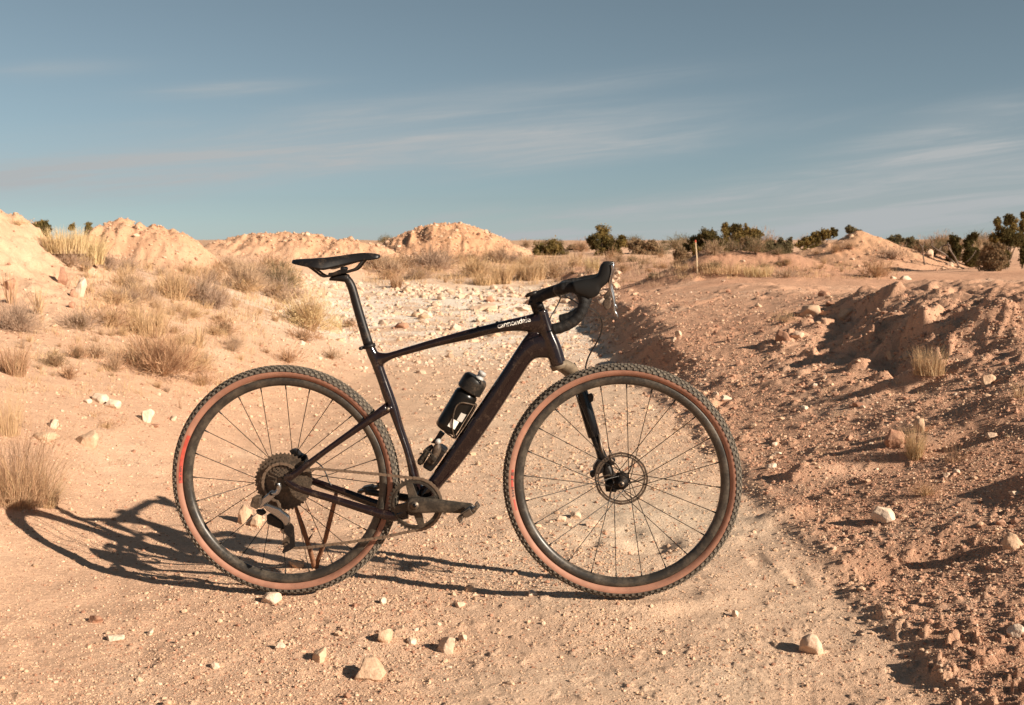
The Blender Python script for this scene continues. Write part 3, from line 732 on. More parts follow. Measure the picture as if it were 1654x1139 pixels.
# lettering on the top tube
def text_mesh(txt, x0, z0, x1, z1, height, name, mat, parent, y_of, spacing=.92, off=.0007, shear=0.0, bold=.012):
    cu = bpy.data.curves.new(name, 'FONT'); cu.body = txt; cu.space_character = spacing; cu.offset = bold; cu.resolution_u = 3
    to = bpy.data.objects.new('t', cu); COL.objects.link(to); bpy.context.view_layer.update()
    me = bpy.data.meshes.new_from_object(to.evaluated_get(bpy.context.evaluated_depsgraph_get())); bpy.data.objects.remove(to)
    bm = bmesh.new(); bm.from_mesh(me); bmesh.ops.triangulate(bm, faces=bm.faces)
    bmesh.ops.subdivide_edges(bm, edges=[e for e in bm.edges if e.calc_length() > .12], cuts=1); 
    v = np.array([p.co[:] for p in bm.verts]); w = v[:, 0].max()-v[:, 0].min(); v[:, 0] = (v[:, 0]-v[:, 0].min())/w
    L = math.hypot(x1-x0, z1-z0); dx, dz = (x1-x0)/L, (z1-z0)/L
    for p, q in zip(bm.verts, v):
        a = q[0]*L; h = q[1]*height; x = x0+dx*a-dz*h; z = z0+dz*a+dx*h
        p.co = (x, y_of(x, z)-off, z)
    bm.to_mesh(me); bm.free(); me.materials.clear(); me.materials.append(mat); me.name = name
    return link(name, me, parent)
a = bp(804.2, 530.6, -.021); c = bp(857.5, 519.2, -.021)
text_mesh('cannondale', a[0], a[2], c[0], c[2], .0225, 'lettering', M['white'], frame, skin_y)

# --- seat post, collar, saddle
b = MB(); tube2d(b, [(587.5, 559, 603, 555), (578, 526, 592.5, 522), (569, 494, 583, 490), (562, 468, 575.5, 464), (556, 455, 569, 451), (548, 452.5, 562, 443.5)], 0, [.0136]*6, sup=2.0)
tube2d(b, [(533, 449, 533, 453.5), (537, 446, 541, 454), (546, 442, 550, 455), (556, 441.5, 560, 456), (563, 443, 566, 456)], 0, [.010, .016, .018, .017, .013], k=4)
post = b.build('seatpost', M['blackmat'], bike, True)
b = MB()
for s in (-1, 1):
    plate(b, [(533, 446), (558, 441), (562, 437), (556, 434), (548, 436), (534, 442)], s*.016, s*.026)
cyl(b, bp(556, 434), .006, -.026, .026, 14); cyl(b, bp(536, 443), .005, -.026, .026, 14)
b.build('rail_clamp', M['blackmat'], post, False, bevel=.0015)
b = MB(); p = np.array([bp(588.5, 561), bp(604.5, 557)]); d = (p[1]-p[0])/np.linalg.norm(p[1]-p[0]); up = np.array((-d[2], 0, d[0]))
cc = p.mean(0); sweep(b, [cc-up*.0055, cc+up*.0055], [.0185, .0185], 28)
c0 = bp(587, 562.5); cyl(b, c0+np.array((-.006, 0, 0)), .0055, -.013, .013, 12)
b.build('seat_collar', M['blackmat'], bike, True)
ST = [(474, 420.5, 424, .016), (479, 419, 426, .048), (490, 418, 428.5, .064), (505, 417.2, 431.5, .0715), (518, 416.2, 434.5, .0715), (530, 415.4, 436.5, .064), (544, 413.8, 433, .050), (558, 411.6, 428.8, .037),
      (572, 409.7, 425, .028), (586, 408.4, 421.5, .0225), (598, 408.8, 420.3, .0205), (607, 409.8, 418.6, .0175), (612, 411.2, 417, .012), (614.2, 413, 415.2, .004)]
A = catmull([np.concatenate([bp(px, t)[[0, 2]], [bp(px, bt, -w*.9)[2], w]]) for px, t, bt, w in ST], 5)
rings = []
for x, zt, zb, w in A:
    w = max(w, .002); zb = min(zb, zt-.002); th = zt-zb; prof = []
    for q in (-1.0, -.99, -.93, -.78, -.55, -.3, 0, .3, .55, .78, .93, .99, 1.0):
        zz = zt - th*(.16*abs(q)**2 + .70*max(0, (abs(q)-.72)/.28)**2.2) - (.0025*math.exp(-(q/.12)**2) if w > .03 else 0)
        prof.append((x, w*q, zz))
    for q in (.93, .6, 0, -.6, -.93): prof.append((x, w*q, max(zb+.002, zt-th*.75) if abs(q) < .9 else zb))
    rings.append(prof)
v, fc = rings_to_mesh(rings); b = MB(); b.add(v, fc); saddle = b.build('saddle', M['blackmat'], bike, True)
for s in (-1, 1):
    rp = [(495, 428), (500, 431.5), (511, 439.5), (519, 445.2), (527, 446.4), (548, 441.8), (570, 436), (577, 431.5), (583, 424), (588, 417.5)]
    b = MB(); P = np.array([bp(x, y, -.022) for x, y in rp]); P[-3:, 1] = (-.020, -.017, -.014); P[0, 1] = -.028
    if s > 0: P = flip(P)
    sweep(b, P, .0036, 10, k=4); b.build('saddle_rail', M['silver' if False else 'spoke'], saddle, True)

# --- cockpit
b = MB()
tube2d(b, [(853.5, 486, 854.5, 489), (858, 476, 864, 497), (866, 470.5, 875, 489), (880, 465.5, 885, 483.5), (898, 459.5, 903, 478.5), (912, 456.5, 914, 476), (920, 459, 921, 473)], 0, [.010, .019, .020, .018, .020, .024, .018], k=5, sup=2.6)
plate(b, z5((390, 385), (410, 362), (460, 345), (490, 338), (500, 370), (450, 388), (400, 402)), -.019, .019)
plate(b, z5((425, 440), (450, 428), (500, 440), (540, 450), (545, 500), (455, 520), (450, 470), (415, 470)), -.0185, .0185)
sweep(b, [bp(864.5, 486), bp(872, 505.5)], .0185, 24)
stem = b.build('stem', M['blackmat'], bike, True)
HB = .205
DR = [(902, 468), (909, 465.6), (918, 464), (929, 465), (937.5, 471), (942.5, 481), (943, 492), (937.5, 506), (926, 518.5), (910, 527), (892, 531.8)]
P = np.array([bp(x, y, -HB) for x, y in DR]); P[:, 1] -= np.linspace(0, .022, len(P)); P[0, 1] += .012
T0 = P[0].copy()
mid = np.array((T0[0]+.004, 0, T0[2]+.001))
b = MB(); top = np.array([(mid[0], -.20, mid[2]), (mid[0], -.12, mid[2]), (mid[0], 0, mid[2]), (mid[0], .12, mid[2]), (mid[0], .20, mid[2])])
sweep(b, top, [.0115, .0115, .0158, .0115, .0115], 14, side=(1, 0, 0), k=3)
bar = b.build('handlebar', M['blackmat'], bike, True)
for s in (-1, 1):
    Q = P.copy()
    b = MB(); pre = np.array([(mid[0], -.06, mid[2]), (mid[0], -.15, mid[2])])
    Q2 = catmull(np.vstack([pre, Q]), 8)
    if s > 0: Q2 = flip(Q2)
    rad = [.0148+.0007*(1 if (i % 5) < 2 else 0) + (.0004 if i % 2 else 0) for i in range(len(Q2))]; rad[-1] = .010
    sweep(b, Q2, rad, 16, side=(1, 0, 0)); b.build('bar_tape', M['tape'], bar, True)
def both(fn):
    for s in (-1, 1): fn(s)
def hood(s):
    b = MB(); pr = [(924, 455, 931, 476), (934, 452.5, 942, 480), (943, 450.3, 954, 482.5), (952, 449.2, 966.5, 476), (959.5, 447.6, 971, 466), (964.5, 444, 981, 457.5), (967.5, 436, 988.5, 446), (970, 428.5, 991, 436), (973, 425, 991.5, 427), (978, 424.2, 990, 424.6)]
    U = np.array([bp(p[0], p[1], -.222) for p in pr]); L = np.array([bp(p[2], p[3], -.222) for p in pr])
    if s > 0: U, L = flip(U), flip(L)
    loft(b, U, L, [.0155, .016, .016, .0155, .015, .015, .015, .0145, .013, .008], 16, 4, sup=2.5)
    h = b.build('brake_hood', M['rubberhood'], bar, True)
    b = MB(); pr = [(985, 427, 993, 426), (986.5, 436, 992.5, 436), (984.5, 446, 990, 446), (982.5, 455, 988.5, 455), (983.6, 464, 988.2, 464), (986, 473, 990, 472), (988.5, 484, 992.8, 483), (990, 495, 994, 494), (990.8, 503, 994.8, 502), (993.5, 508.5, 997, 506), (997.5, 513.8, 999, 512)]
    U = np.array([bp(p[0], p[1], -.226) for p in pr]); L = np.array([bp(p[2], p[3], -.226) for p in pr])
    if s > 0: U, L = flip(U), flip(L)
    loft(b, U, L, [.013, .013, .011, .008, .0065, .006, .006, .006, .0055, .005, .003], 10, 4); b.build('brake_lever', M['silver'], bar, True)
    b = MB(); pl = z5((1160, 385), (1135, 400), (1108, 432), (1100, 460), (1108, 492), (1140, 517), (1168, 500), (1180, 470), (1178, 400))
    q = [bp(x, y, -.226) for x, y in pl]; ys = (-.236, -.222) if s < 0 else (.222, .236)
    prism(b, [(p[0], p[2]) for p in q], *ys); b.build('shift_paddle', M['darkbrown'], bar, False, bevel=.003)
both(hood)
b = MB(); sweep(b, [bp(902, 476, .0), bp(906, 481, -.02), bp(915, 480.5, -.06), bp(925, 485, -.11), bp(936, 492, -.16), bp(952, 498, -.12), bp(961, 503, -.05), bp(969, 512, 0), bp(972.5, 524, .02), bp(970, 540, .03),
            bp(964, 553, .04), bp(955, 568, .05), bp(948.5, 582, .055), bp(945.5, 597, .058), bp(944.5, 615, .062), bp(950, 640, .085), bp(960, 680, .09), bp(966, 710, .09), bp(969, 735, .085), bp(967, 752, .075)], .0024, 8, k=6)
b.build('brake_hose', M['cable'], bike, True)
b = MB(); sweep(b, [bp(900, 472, .04), bp(905, 479.5, .05), bp(903, 488, .05), bp(896, 501, .04), bp(890, 511, .03), bp(887, 520, .015)], .0022, 8, k=6)
b.build('brake_hose', M['cable'], bike, True)
b = MB(); sweep(b, [bp(897, 474.5, -.05), bp(903, 478.5, -.03), bp(908, 480, -.06), bp(913.5, 477, -.13)], .0022, 8, k=6); b.build('brake_hose', M['cable'], bike, True)

# --- fork with a single leg on the far side
b = MB(); c0 = bp(901, 588.5); c1 = bp(913, 592.5, .03); c2 = bp(922, 600, .068); c3 = bp(927, 612, .078)
dz = np.array((0, 0, .012))
sweep(b, [c0, c1, c2, c3], [(.016, .025), (.020, .026), (.021, .024), (.018, .02)], 16, k=5, side=(1, 0, 0))
ring0 = bp(892, 594); sweep(b, [bp(890.5, 592, 0), bp(902.5, 600, 0)], [(.0, .0), (.0, .0)], 4)
sweep(b, [bp(901, 586.5), bp(904.5, 595.5)], [.0265, .0235], 24)
fork = b.build('fork', M['crown'], bike, True)
LEG = .082
b = MB(); sweep(b, [bp(919, 590, LEG), bp(924.5, 605, LEG), bp(940, 637, LEG), bp(950, 671, LEG), bp(959.3, 703.5, LEG), bp(959.8, 705.5, LEG)], [.020, .0215, .0195, .0195, .0185, .0175], 18)
b.build('fork_leg', M['blackgloss'], fork, True)
b = MB(); sweep(b, [bp(957, 697, LEG), bp(975.5, 745, LEG)], .0125, 16); sweep(b, [bp(969, 728, LEG), bp(975, 745, LEG), bp(984, 768, LEG), bp(989, 792, LEG)], [(.013, .014), (.016, .015), (.018, .015), (.018, .012)], 14, k=3)
plate(b, z7((380, 900), (400, 870), (480, 860), (540, 850), (570, 870), (570, 910), (540, 930), (480, 945), (470, 960), (390, 955)), LEG-.018, LEG+.006)
b.build('fork_leg', M['blackmat'], fork, True)
b = MB(); sweep(b, [bp(967, 701, .070), bp(972, 727, .072), bp(977, 742, .072)], [.0045, .0045, .0035], 10); b.build('guard', M['steel'], fork, True)
b = MB(); plate(b, z7((245, 185), (275, 172), (292, 200), (288, 235), (265, 250), (250, 240)), .07, .085); b.build('hose_clip', M['blackmat'], fork, False, bevel=.002)
b = MB()
plate(b, z7((300, 735), (325, 700), (350, 715), (370, 770), (365, 800), (330, 815), (290, 795), (285, 760)), .045, .085)
plate(b, z7((262, 800), (290, 790), (320, 815), (300, 835), (280, 850), (262, 825)), .05, .07)
plate(b, z7((365, 715), (420, 690), (465, 700), (462, 740), (430, 752), (390, 720)), .05, .07)
sweep(b, [bp(983, 722, .075), bp(989, 737, .075)], .0022, 8)
b.build('brake_caliper', M['blackmat'], fork, False, bevel=.002)

# --- wheels
RO = .3500
def make_wheel(cpx, crow, spoke_ph, rear):
    c = bp(cpx, crow, 0.0)
    b = MB(); hy = .026
    if rear: sweep(b, [(0, -.050, 0), (0, -.020, 0), (0, -.018, 0), (0, .020, 0), (0, .024, 0), (0, .062, 0)], [.012, .014, .024, .020, .024, .013], 20, side=(1, 0, 0))
    else: sweep(b, [(0, -.036, 0), (0, -.034, 0), (0, -.026, 0), (0, -.024, 0), (0, -.018, 0), (0, .015, 0), (0, .024, 0), (0, .032, 0), (0, .062, 0)], [.008, .0095, .0105, .0195, .011, .012, .024, .018, .015], 24, side=(1, 0, 0))
    w = b.build('wheel', M['blackmat'], bike, True); w.location = c
    # rim
    prof = [(.3105, -.0145), (.3125, -.0125), (.3105, -.0115), (.3105, .0115), (.3125, .0125), (.3105, .0145), (.302, .0150), (.294, .0125), (.2885, .0075), (.2870, 0), (.2885, -.0075), (.294, -.0125), (.302, -.0150)]
    nseg = 144; V = []; Fc = []
    for i in range(nseg):
        a = 2*math.pi*i/nseg
        for r, y in prof: V.append((r*math.cos(a), y, r*math.sin(a)))
    k = len(prof)
    for i in range(nseg):
        for j in range(k): Fc.append((i*k+j, i*k+(j+1) % k, ((i+1) % nseg)*k+(j+1) % k, ((i+1) % nseg)*k+j))
    mb = MB(); mb.add(V, Fc); mb.build('rim', M['rim'], w, True)
    # tyre: casing with tan side walls and a knobbled tread
    mb = MB(); rc, rs = .3285, .0185; ph = np.radians([-146, -128, -110, -95, -84, -83, -62, -40, -18, 0, 18, 40, 62, 83, 84, 95, 110, 128, 146]); kk = len(ph); nseg = 160
    V = [((rc+rs*math.cos(q))*math.cos(2*math.pi*i/nseg), rs*1.06*math.sin(q), (rc+rs*math.cos(q))*math.sin(2*math.pi*i/nseg)) for i in range(nseg) for q in ph]
    for i in range(nseg):
        for j in range(kk-1):
            mb.f.append((i*kk+j, i*kk+j+1, ((i+1) % nseg)*kk+j+1, ((i+1) % nseg)*kk+j)); mb.m.append(0 if (j < 4 or j >= kk-5) else 1)
    mb.v = V; rg = random.Random(5+rear); NK = 112
    for i in range(NK):
        a0 = 2*math.pi*i/NK
        for q, da, ha, hb, hh in ((-70, 0, .0044, .0036, .0030), (-49, .5, .0036, .0030, .0030), (-28, 0, .0034, .0026, .0022), (-9, .5, .0036, .0026, .0022), (9, 0, .0036, .0026, .0022), (28, .5, .0034, .0026, .0022), (49, 0, .0036, .0030, .0030), (70, .5, .0044, .0036, .0030)):
            a = a0+da*2*math.pi/NK; qq = R(q); er = np.array((math.cos(a), 0, math.sin(a))); ta = np.array((-math.sin(a), 0, math.cos(a))); ey = np.array((0, 1., 0))
            nrm = er*math.cos(qq)+ey*math.sin(qq); bi = -er*math.sin(qq)+ey*math.cos(qq)
            mb.box(er*rc+nrm*(rs+hh*.4), (ta*ha*rg.uniform(.9, 1.1), bi*hb, nrm*hh*.75), 2)
    me = mkmesh('tyre', mb.v, mb.f, [M['tan'], M['tread'], M['knob']], True, mb.m); fix_normals(me)
    sm_ = np.array([m != 2 for m in mb.m]); me.polygons.foreach_set('use_smooth', sm_); link('tyre', me, w)
    # spokes, crossed and bent into the flanges
    for i in range(24):
        a = R(spoke_ph-15*i); side = -1 if i % 2 else 1; tw = R(84)*(1 if (i//2) % 2 else -1)
        ye = side*(.018 if (rear and side < 0) else .024); rf = .0225
        p0 = np.array((rf*math.cos(a+tw), ye, rf*math.sin(a+tw))); p1 = np.array((.2885*math.cos(a), side*.002, .2885*math.sin(a)))
        mb = MB(); pn = p1+(p0-p1)*.045
        sweep(mb, [p0, pn, pn, p1], [.00115, .00115, .0022, .0022], 6); mb.build('spoke', M['spoke'], w, True)
    return w, c
rearw, RC = make_wheel(461, 776, 89, True)
frontw, FC = make_wheel(1003.6, 778, 87.5, False)
b = MB(); cyl(b, (0, 0, 0), .0085, -.040, -.036, 20); b.build('axle_cap', M['steel'], frontw, True)
b = MB(); cyl(b, (0, 0, 0), .0045, -.0415, -.0395, 12); b.build('axle_bolt', M['blackgloss'], frontw, True)
def rotor(parent, yo, ro):
    b = MB(); n = 96; V = []
    for y in (yo, yo+.0018):
        for r in (ro, ro-.0062): V += [(r*(1+.006*math.cos(12*2*math.pi*i/n))*math.cos(2*math.pi*i/n), y, r*(1+.006*math.cos(12*2*math.pi*i/n))*math.sin(2*math.pi*i/n)) for i in range(n)]
    Fc = []
    for i in range(n):
        j = (i+1) % n; Fc += [(i, j, n+j, n+i), (2*n+i, 3*n+i, 3*n+j, 2*n+j), (i, 2*n+i, 2*n+j, j), (n+i, n+j, 3*n+j, 3*n+i)]
    b.add(V, Fc)
    V = []; Fc = []
    for y in (yo, yo+.0018):
        for r in (ro-.0078, ro-.0130): V += [(r*math.cos(2*math.pi*i/n), y, r*math.sin(2*math.pi*i/n)) for i in range(n)]
    for i in range(n):
        j = (i+1) % n; Fc += [(i, j, n+j, n+i), (2*n+i, 3*n+i, 3*n+j, 2*n+j), (i, 2*n+i, 2*n+j, j), (n+i, n+j, 3*n+j, 3*n+i)]
    b.add(V, Fc)
    for i in range(24):
        a = 2*math.pi*i/24; e = np.array((math.cos(a), 0, math.sin(a))); t = np.array((-math.sin(a), 0, math.cos(a)))
        b.box(e*(ro-.0071)+np.array((0, yo+.0009, 0)), (e*.0013, t*.0016, np.array((0, .00085, 0))))
    for i in range(6):
        a = 2*math.pi*i/6; P = [(.020*math.cos(a-.5), yo+.0009, .020*math.sin(a-.5)), (.042*math.cos(a-.22), yo+.0009, .042*math.sin(a-.22)), ((ro-.011)*math.cos(a), yo+.0009, (ro-.011)*math.sin(a))]
        sweep(b, P, [(.0032, .00085), (.0022, .00085), (.0034, .00085)], 8, k=4)
    gear(b, (0, 0, 0), .014, .024, 6, yo, yo+.0018, .004)
    b.build('brake_rotor', M['steel'], parent, False)
rotor(frontw, .044, .079); rotor(rearw, .044, .070)
b = MB(); rads = [.0885, .0765, .0665, .0585, .0515, .0460, .0410, .0365, .0325, .0290, .0255, .0220]
for i, r in enumerate(rads):
    y = -.018-.0033*i; gear(b, (0, 0, 0), max(.012, r-.026 if i < 11 else .01), r, int(r*2*math.pi/.0127), y-.0018, y, .0045)
    if i in (0, 1): 
        for q in range(8):
            a = 2*math.pi*q/8; e = np.array((math.cos(a), 0, math.sin(a))); t = np.array((-math.sin(a), 0, math.cos(a)))
            b.box(e*(r-.018)+np.array((0, y-.001, 0)), (e*.012, t*.0025, np.array((0, .0009, 0))))
cyl(b, (0, 0, 0), .018, -.058, -.054, 20); cyl(b, (0, 0, 0), .062, -.0235, -.0225, 40)
b.build('cassette', material('dirty_sprockets', (.055, .042, .032), .5, .4, dust=(.33, .23, .15), dust_amt=.50, dust_scale=110), rearw, False)
b = MB(); cyl(b, (0, 0, 0), .0085, -.074, -.068, 16); b.build('axle_bolt', M['steel'], rearw, True)
def band(parent, a0, a1, r0, r1, mat, name):
    """printed band on the near side wall"""
    b = MB(); n = 24; V = []; Fc = []
    for i in range(n+1):
        a = a0+(a1-a0)*i/n
        for j in range(4):
            r = r0+(r1-r0)*j/3; V.append((r*math.cos(a), wall_y(r)-.0004, r*math.sin(a)))
    for i in range(n):
        for j in range(3): Fc.append((i*4+j, i*4+j+1, i*4+j+5, i*4+j+4))
    b.add(V, Fc); return b.build(name, mat, parent, True)
def wall_y(r): q = max(-.999, min(.999, (r-.3285)/.0185)); return -.0185*1.06*math.sqrt(1-q*q)
def arc_text(parent, txt, a0, a1, r, h, mat, name):
    cu = bpy.data.curves.new(name, 'FONT'); cu.body = txt; cu.offset = .03; cu.resolution_u = 2; cu.space_character = 1.1
    to = bpy.data.objects.new('t', cu); COL.objects.link(to); bpy.context.view_layer.update()
    me = bpy.data.meshes.new_from_object(to.evaluated_get(bpy.context.evaluated_depsgraph_get())); bpy.data.objects.remove(to)
    v = np.array([p.co[:] for p in me.vertices]); u = (v[:, 0]-v[:, 0].min())/(v[:, 0].max()-v[:, 0].min())
    for p, uu, q in zip(me.vertices, u, v):
        a = a0+(a1-a0)*uu; rr = r+q[1]*h; p.co = (rr*math.cos(a), wall_y(rr)-.0009, rr*math.sin(a))
    me.materials.clear(); me.materials.append(mat); me.name = name; return link(name, me, parent)
band(rearw, R(155), R(182), .3145, .3235, M['red'], 'tyre_label')
arc_text(rearw, '700 x 45', R(172.5), R(180.5), .3165, .0065, M['ink'], 'label_print')
band(frontw, R(174), R(184.5), .3165, .3225, M['red'], 'tyre_label'); band(frontw, R(190), R(196), .3165, .3215, M['red'], 'tyre_label')
arc_text(frontw, 'B L  HH', R(175.5), R(188.5), .3160, .0085, M['ink'], 'label_print')

# --- drive train
def cr(px, row, off): return bp(px, row, off)
CO = -.047; c = bp(671, 814.5, CO)
b = MB(); gear(b, c, .0640, .0815, 40, CO-.0018, CO+.0018, .0065); gear(b, c, .0625, .0685, 60, CO-.004, CO+.002, 0.0)
for ang, wd in ((106, .0125), (16, .012), (-74, .012), (-164, .012)):
    a = R(ang); e = np.array((math.cos(a), 0, math.sin(a))); t = np.array((-math.sin(a), 0, math.cos(a)))
    q = [c+e*.012-t*.014, c+e*.064-t*wd*.8, c+e*.064+t*wd*.8, c+e*.012+t*.014]
    prism(b, [(p[0], p[2]) for p in q], CO-.007, CO+.001)
cyl(b, c, .026, CO-.010, CO+.004, 30)
crk = b.build('crankset', M['crank'], bike, False, bevel=.0008)
b = MB(); O = -.068
tube2d(b, [(658, 816, 658, 816.5), (659.5, 808, 659.5, 824), (664, 803.6, 664, 827.5), (671, 802.3, 671, 828.8), (684, 803, 684, 829), (700, 805, 700, 828.3), (725, 808.5, 725, 828.5), (748, 811.5, 748, 829.5), (759, 812.5, 760, 828.5), (764, 815, 765, 826), (767, 819, 767, 821)], O, [.006, .0085, .009, .009, .0095, .009, .008, .0075, .0075, .006, .003], n=16, k=4, sup=3.2)
b.build('crank_arm', M['crank'], crk, True)
b = MB(); p = bp(670.5, 815.5, O); cyl(b, p, .0125, O-.0112, O-.006, 28); b.build('crank_bolt', M['steel'], crk, True)
b = MB(); cyl(b, p, .0065, O-.0122, O-.0108, 6); b.build('crank_bolt', M['blackgloss'], crk, True)
arm2 = MB(); a = c + np.array((0, .115, 0)); e = bp(585, 800, .075)
sweep(arm2, [(BB[0], .070, BB[2]), (BB[0]-.06, .073, BB[2]+.008), (BB[0]-.165, .078, BB[2]+.021)], [(.013, .008), (.012, .008), (.0095, .007)], 14, k=4); arm2.build('crank_arm', M['crank'], crk, True)
def pedal(pos, tilt):
    b = MB(); e = np.array((math.cos(tilt), 0, math.sin(tilt))); n = np.array((-math.sin(tilt), 0, math.cos(tilt))); y = np.array((0, 1., 0)); s = 1 if pos[1] > 0 else -1
    ctr = np.array(pos)+y*s*.038
    b.box(ctr, (e*.013, y*.022, n*.0075)); b.box(ctr+e*.024, (e*.010, y*.020, n*.0045)); b.box(ctr-e*.024, (e*.011, y*.020, n*.0045))
    b.box(ctr+e*.033+n*.004, (e*.0035, y*.016, n*.008)); b.box(ctr-e*.033-n*.004, (e*.0035, y*.016, n*.008))
    b.box(ctr-n*.008+e*.006, (e*.015, y*.019, n*.002)); b.box(ctr+n*.009-e*.004, (e*.015, y*.019, n*.002))
    for q in (-.02, .02): sweep(b, [ctr+e*q-y*.022, ctr+e*q+y*.022], .0035, 8)
    sweep(b, [np.array(pos), ctr], .007, 12)
    b.build('pedal', M['steel'], crk, False, bevel=.0012)
pedal(bp(759.5, 822.5, O-.006), R(33)); pedal((BB[0]-.163, .084, BB[2]+.021), R(14))
# chain
cp = [bp(511, 757.2, -.040)]
cp += [bp(560, 761.5, -.042), bp(618, 766.6, -.045)]
for ang in range(97, -98, -9): cp.append(np.array((c[0]+.0785*math.cos(R(ang)), CO, c[2]+.0785*math.sin(R(ang)))))
cp += [bp(627, 866.3, -.046), bp(560, 876.5, -.044), bp(500, 884, -.042), bp(477, 885.5, -.040)]
lower = [bp(470, 884.5, -.040), bp(460.5, 880, -.040), bp(460, 874, -.04), bp(466, 864, -.04), bp(471, 857, -.04), bp(470, 846, -.04), bp(462, 843, -.04), bp(455.5, 835, -.04), bp(452, 822, -.04)]
cp += lower
for ang in range(-100, -330, -14): cp.append(np.array((RC[0]+.058*math.cos(R(ang)), -.037, RC[2]+.058*math.sin(R(ang)))))
cp.append(cp[0])
cp = np.array(cp); seg = np.linalg.norm(np.diff(cp, axis=0), axis=1); cs = np.concatenate([[0], np.cumsum(seg)])
nl = int(cs[-1]/.0127/2)*2; tt = np.linspace(0, cs[-1], nl+1); pp = np.column_stack([np.interp(tt, cs, cp[:, i]) for i in range(3)])
b = MB()
for i in range(nl):
    p0, p1 = pp[i], pp[i+1]; d = p1-p0; L = np.linalg.norm(d); d /= L; n = np.cross((0, 1., 0), d); n /= np.linalg.norm(n); hy = .0030 if i % 2 else .0019
    for s in (-1, 1):
        o = (p0+p1)/2+np.array((0, s*hy, 0))
        ring = []
        for q in (-.5, -.25, 0, .25, .5):
            hh = .0041 if abs(q) == .5 else (.0039 if abs(q) == .25 else .0030); ring.append((q*(L+.005), hh))
        pts = [o+d*q+n*h for q, h in ring]+[o+d*q-n*h for q, h in reversed(ring)]
        m_ = len(pts); V = [x-np.array((0, .0006, 0)) for x in pts]+[x+np.array((0, .0006, 0)) for x in pts]
        b.add(V, [tuple(range(m_)), tuple(reversed(range(m_, 2*m_)))]+[(k, k+m_, (k+1) % m_+m_, (k+1) % m_) for k in range(m_)])
    b.box(p0, (d*.0018, np.array((0, .0038, 0)), n*.0018))
b.build('chain', M['chain'], bike, False)
# rear derailleur
b = MB(); plate(b, z2((255, 660), (300, 648), (355, 668), (412, 688), (445, 718), (470, 735), (500, 760), (508, 800), (488, 838), (466, 850), (430, 800), (385, 765), (330, 730), (285, 700)), -.088, -.072)
der = b.build('derailleur', M['silver'], bike, False, bevel=.004)
b = MB(); sweep(b, bps(z2((390, 462), (405, 500), (380, 545), (338, 552)), -.078), [.0085, .007, .0075, .0085], 14, k=4); b.build('hanger_link', M['silver'], der, True)
b = MB()
for q, r in (((390, 465), .0048), ((338, 550), .0052)): p = bp(*z2(q)[0], -.078); cyl(b, p, r, -.090, -.084, 16)
b.build('bolt', M['blackgloss'], der, True)
b = MB(); plate(b, z2((248, 598), (300, 555), (340, 515), (378, 530), (385, 560), (345, 600), (300, 640), (262, 675), (215, 688), (222, 650)), -.082, -.068); b.build('knuckle', M['silver'], der, False, bevel=.004)
b = MB(); plate(b, z2((172, 580), (190, 572), (245, 575), (243, 640), (212, 692), (150, 660), (155, 630)), -.094, -.060); b.build('battery', M['darkbrown'], der, False, bevel=.003)
b = MB(); plate(b, z2((295, 745), (330, 735), (385, 770), (440, 805), (455, 850), (440, 880), (370, 855), (300, 825)), -.070, -.048); plate(b, z2((195, 700), (260, 700), (285, 735), (250, 755), (205, 735)), -.075, -.055); b.build('motor_housing', M['blackmat'], der, False, bevel=.003)
for o0, o1 in ((-.066, -.063), (-.034, -.031)):
    b = MB(); plate(b, z2((455, 845), (490, 840), (515, 825), (540, 858), (546, 940), (552, 1040), (505, 1075), (440, 1106), (430, 1090), (452, 1040), (500, 1010), (500, 960), (470, 930), (448, 900)), o0-.01, o1-.01); b.build('cage_plate', M['blackmat'], der, False, bevel=.0008)
for q, r in (((490, 1010), .0205), ((470, 880), .019)):
    p = bp(*z2(q)[0], -.045); b = MB(); gear(b, p, .006, r, 14, -.047, -.042, .004); gear(b, p, .0, .007, 10, -.075, -.035, 0); b.build('jockey_wheel', M['darkbrown'], der, False)
b = MB(); sweep(b, bps([(503, 744), (512, 747), (521, 755), (527, 766), (531, 777), (536, 785), (543, 791)], .055), .0022, 8, k=5); b.build('brake_hose', M['cable'], bike, True)
b = MB(); plate(b, z2((505, 152), (522, 178), (530, 225), (580, 292), (640, 292), (668, 262), (652, 205), (605, 185), (575, 150), (545, 140)), .036, .066)
plate(b, z2((600, 205), (650, 198), (662, 235), (610, 245)), .030, .036)
b.build('brake_caliper', M['blackmat'], bike, False, bevel=.003)

# --- bottle cage and bottle
def bw(o): o.location = BO; o.rotation_euler = (0, 0, -PSI)
ax0, ax1 = bp(719.5, 694), bp(757, 631.5); ad = (ax1-ax0)/np.linalg.norm(ax1-ax0); an = np.array((-ad[2], 0, ad[0]))   # an: up and back, away from the tube
LB = np.linalg.norm(ax1-ax0)
def bott(t, r, q): return ax0+ad*t+an*r*math.cos(q)+np.array((0, r*math.sin(q), 0))
b = MB()
def wire(pts, r=.0023): sweep(b, pts, r, 8, k=6, side=(0.3, 1, .2))
rb = .0355
for s in (-1, 1):
    wire([bott(-.004, .034, R(180)), bott(.0, .037, R(180-30*s)), bott(.03, .0385, R(180-72*s)), bott(.075, .0385, R(180-98*s)), bott(.098, .0385, R(180-92*s)), bott(.108, .0385, R(180-62*s)), bott(.110, .0375, R(180-22*s)), bott(.113, .037, R(180))])
wire([bott(.113, .0375, R(180)), bott(.10, .0385, R(180)), bott(.05, .0385, R(180)), bott(-.004, .0375, R(180)), bott(-.0075, .02, R(180)), bott(-.006, .0, R(180))])
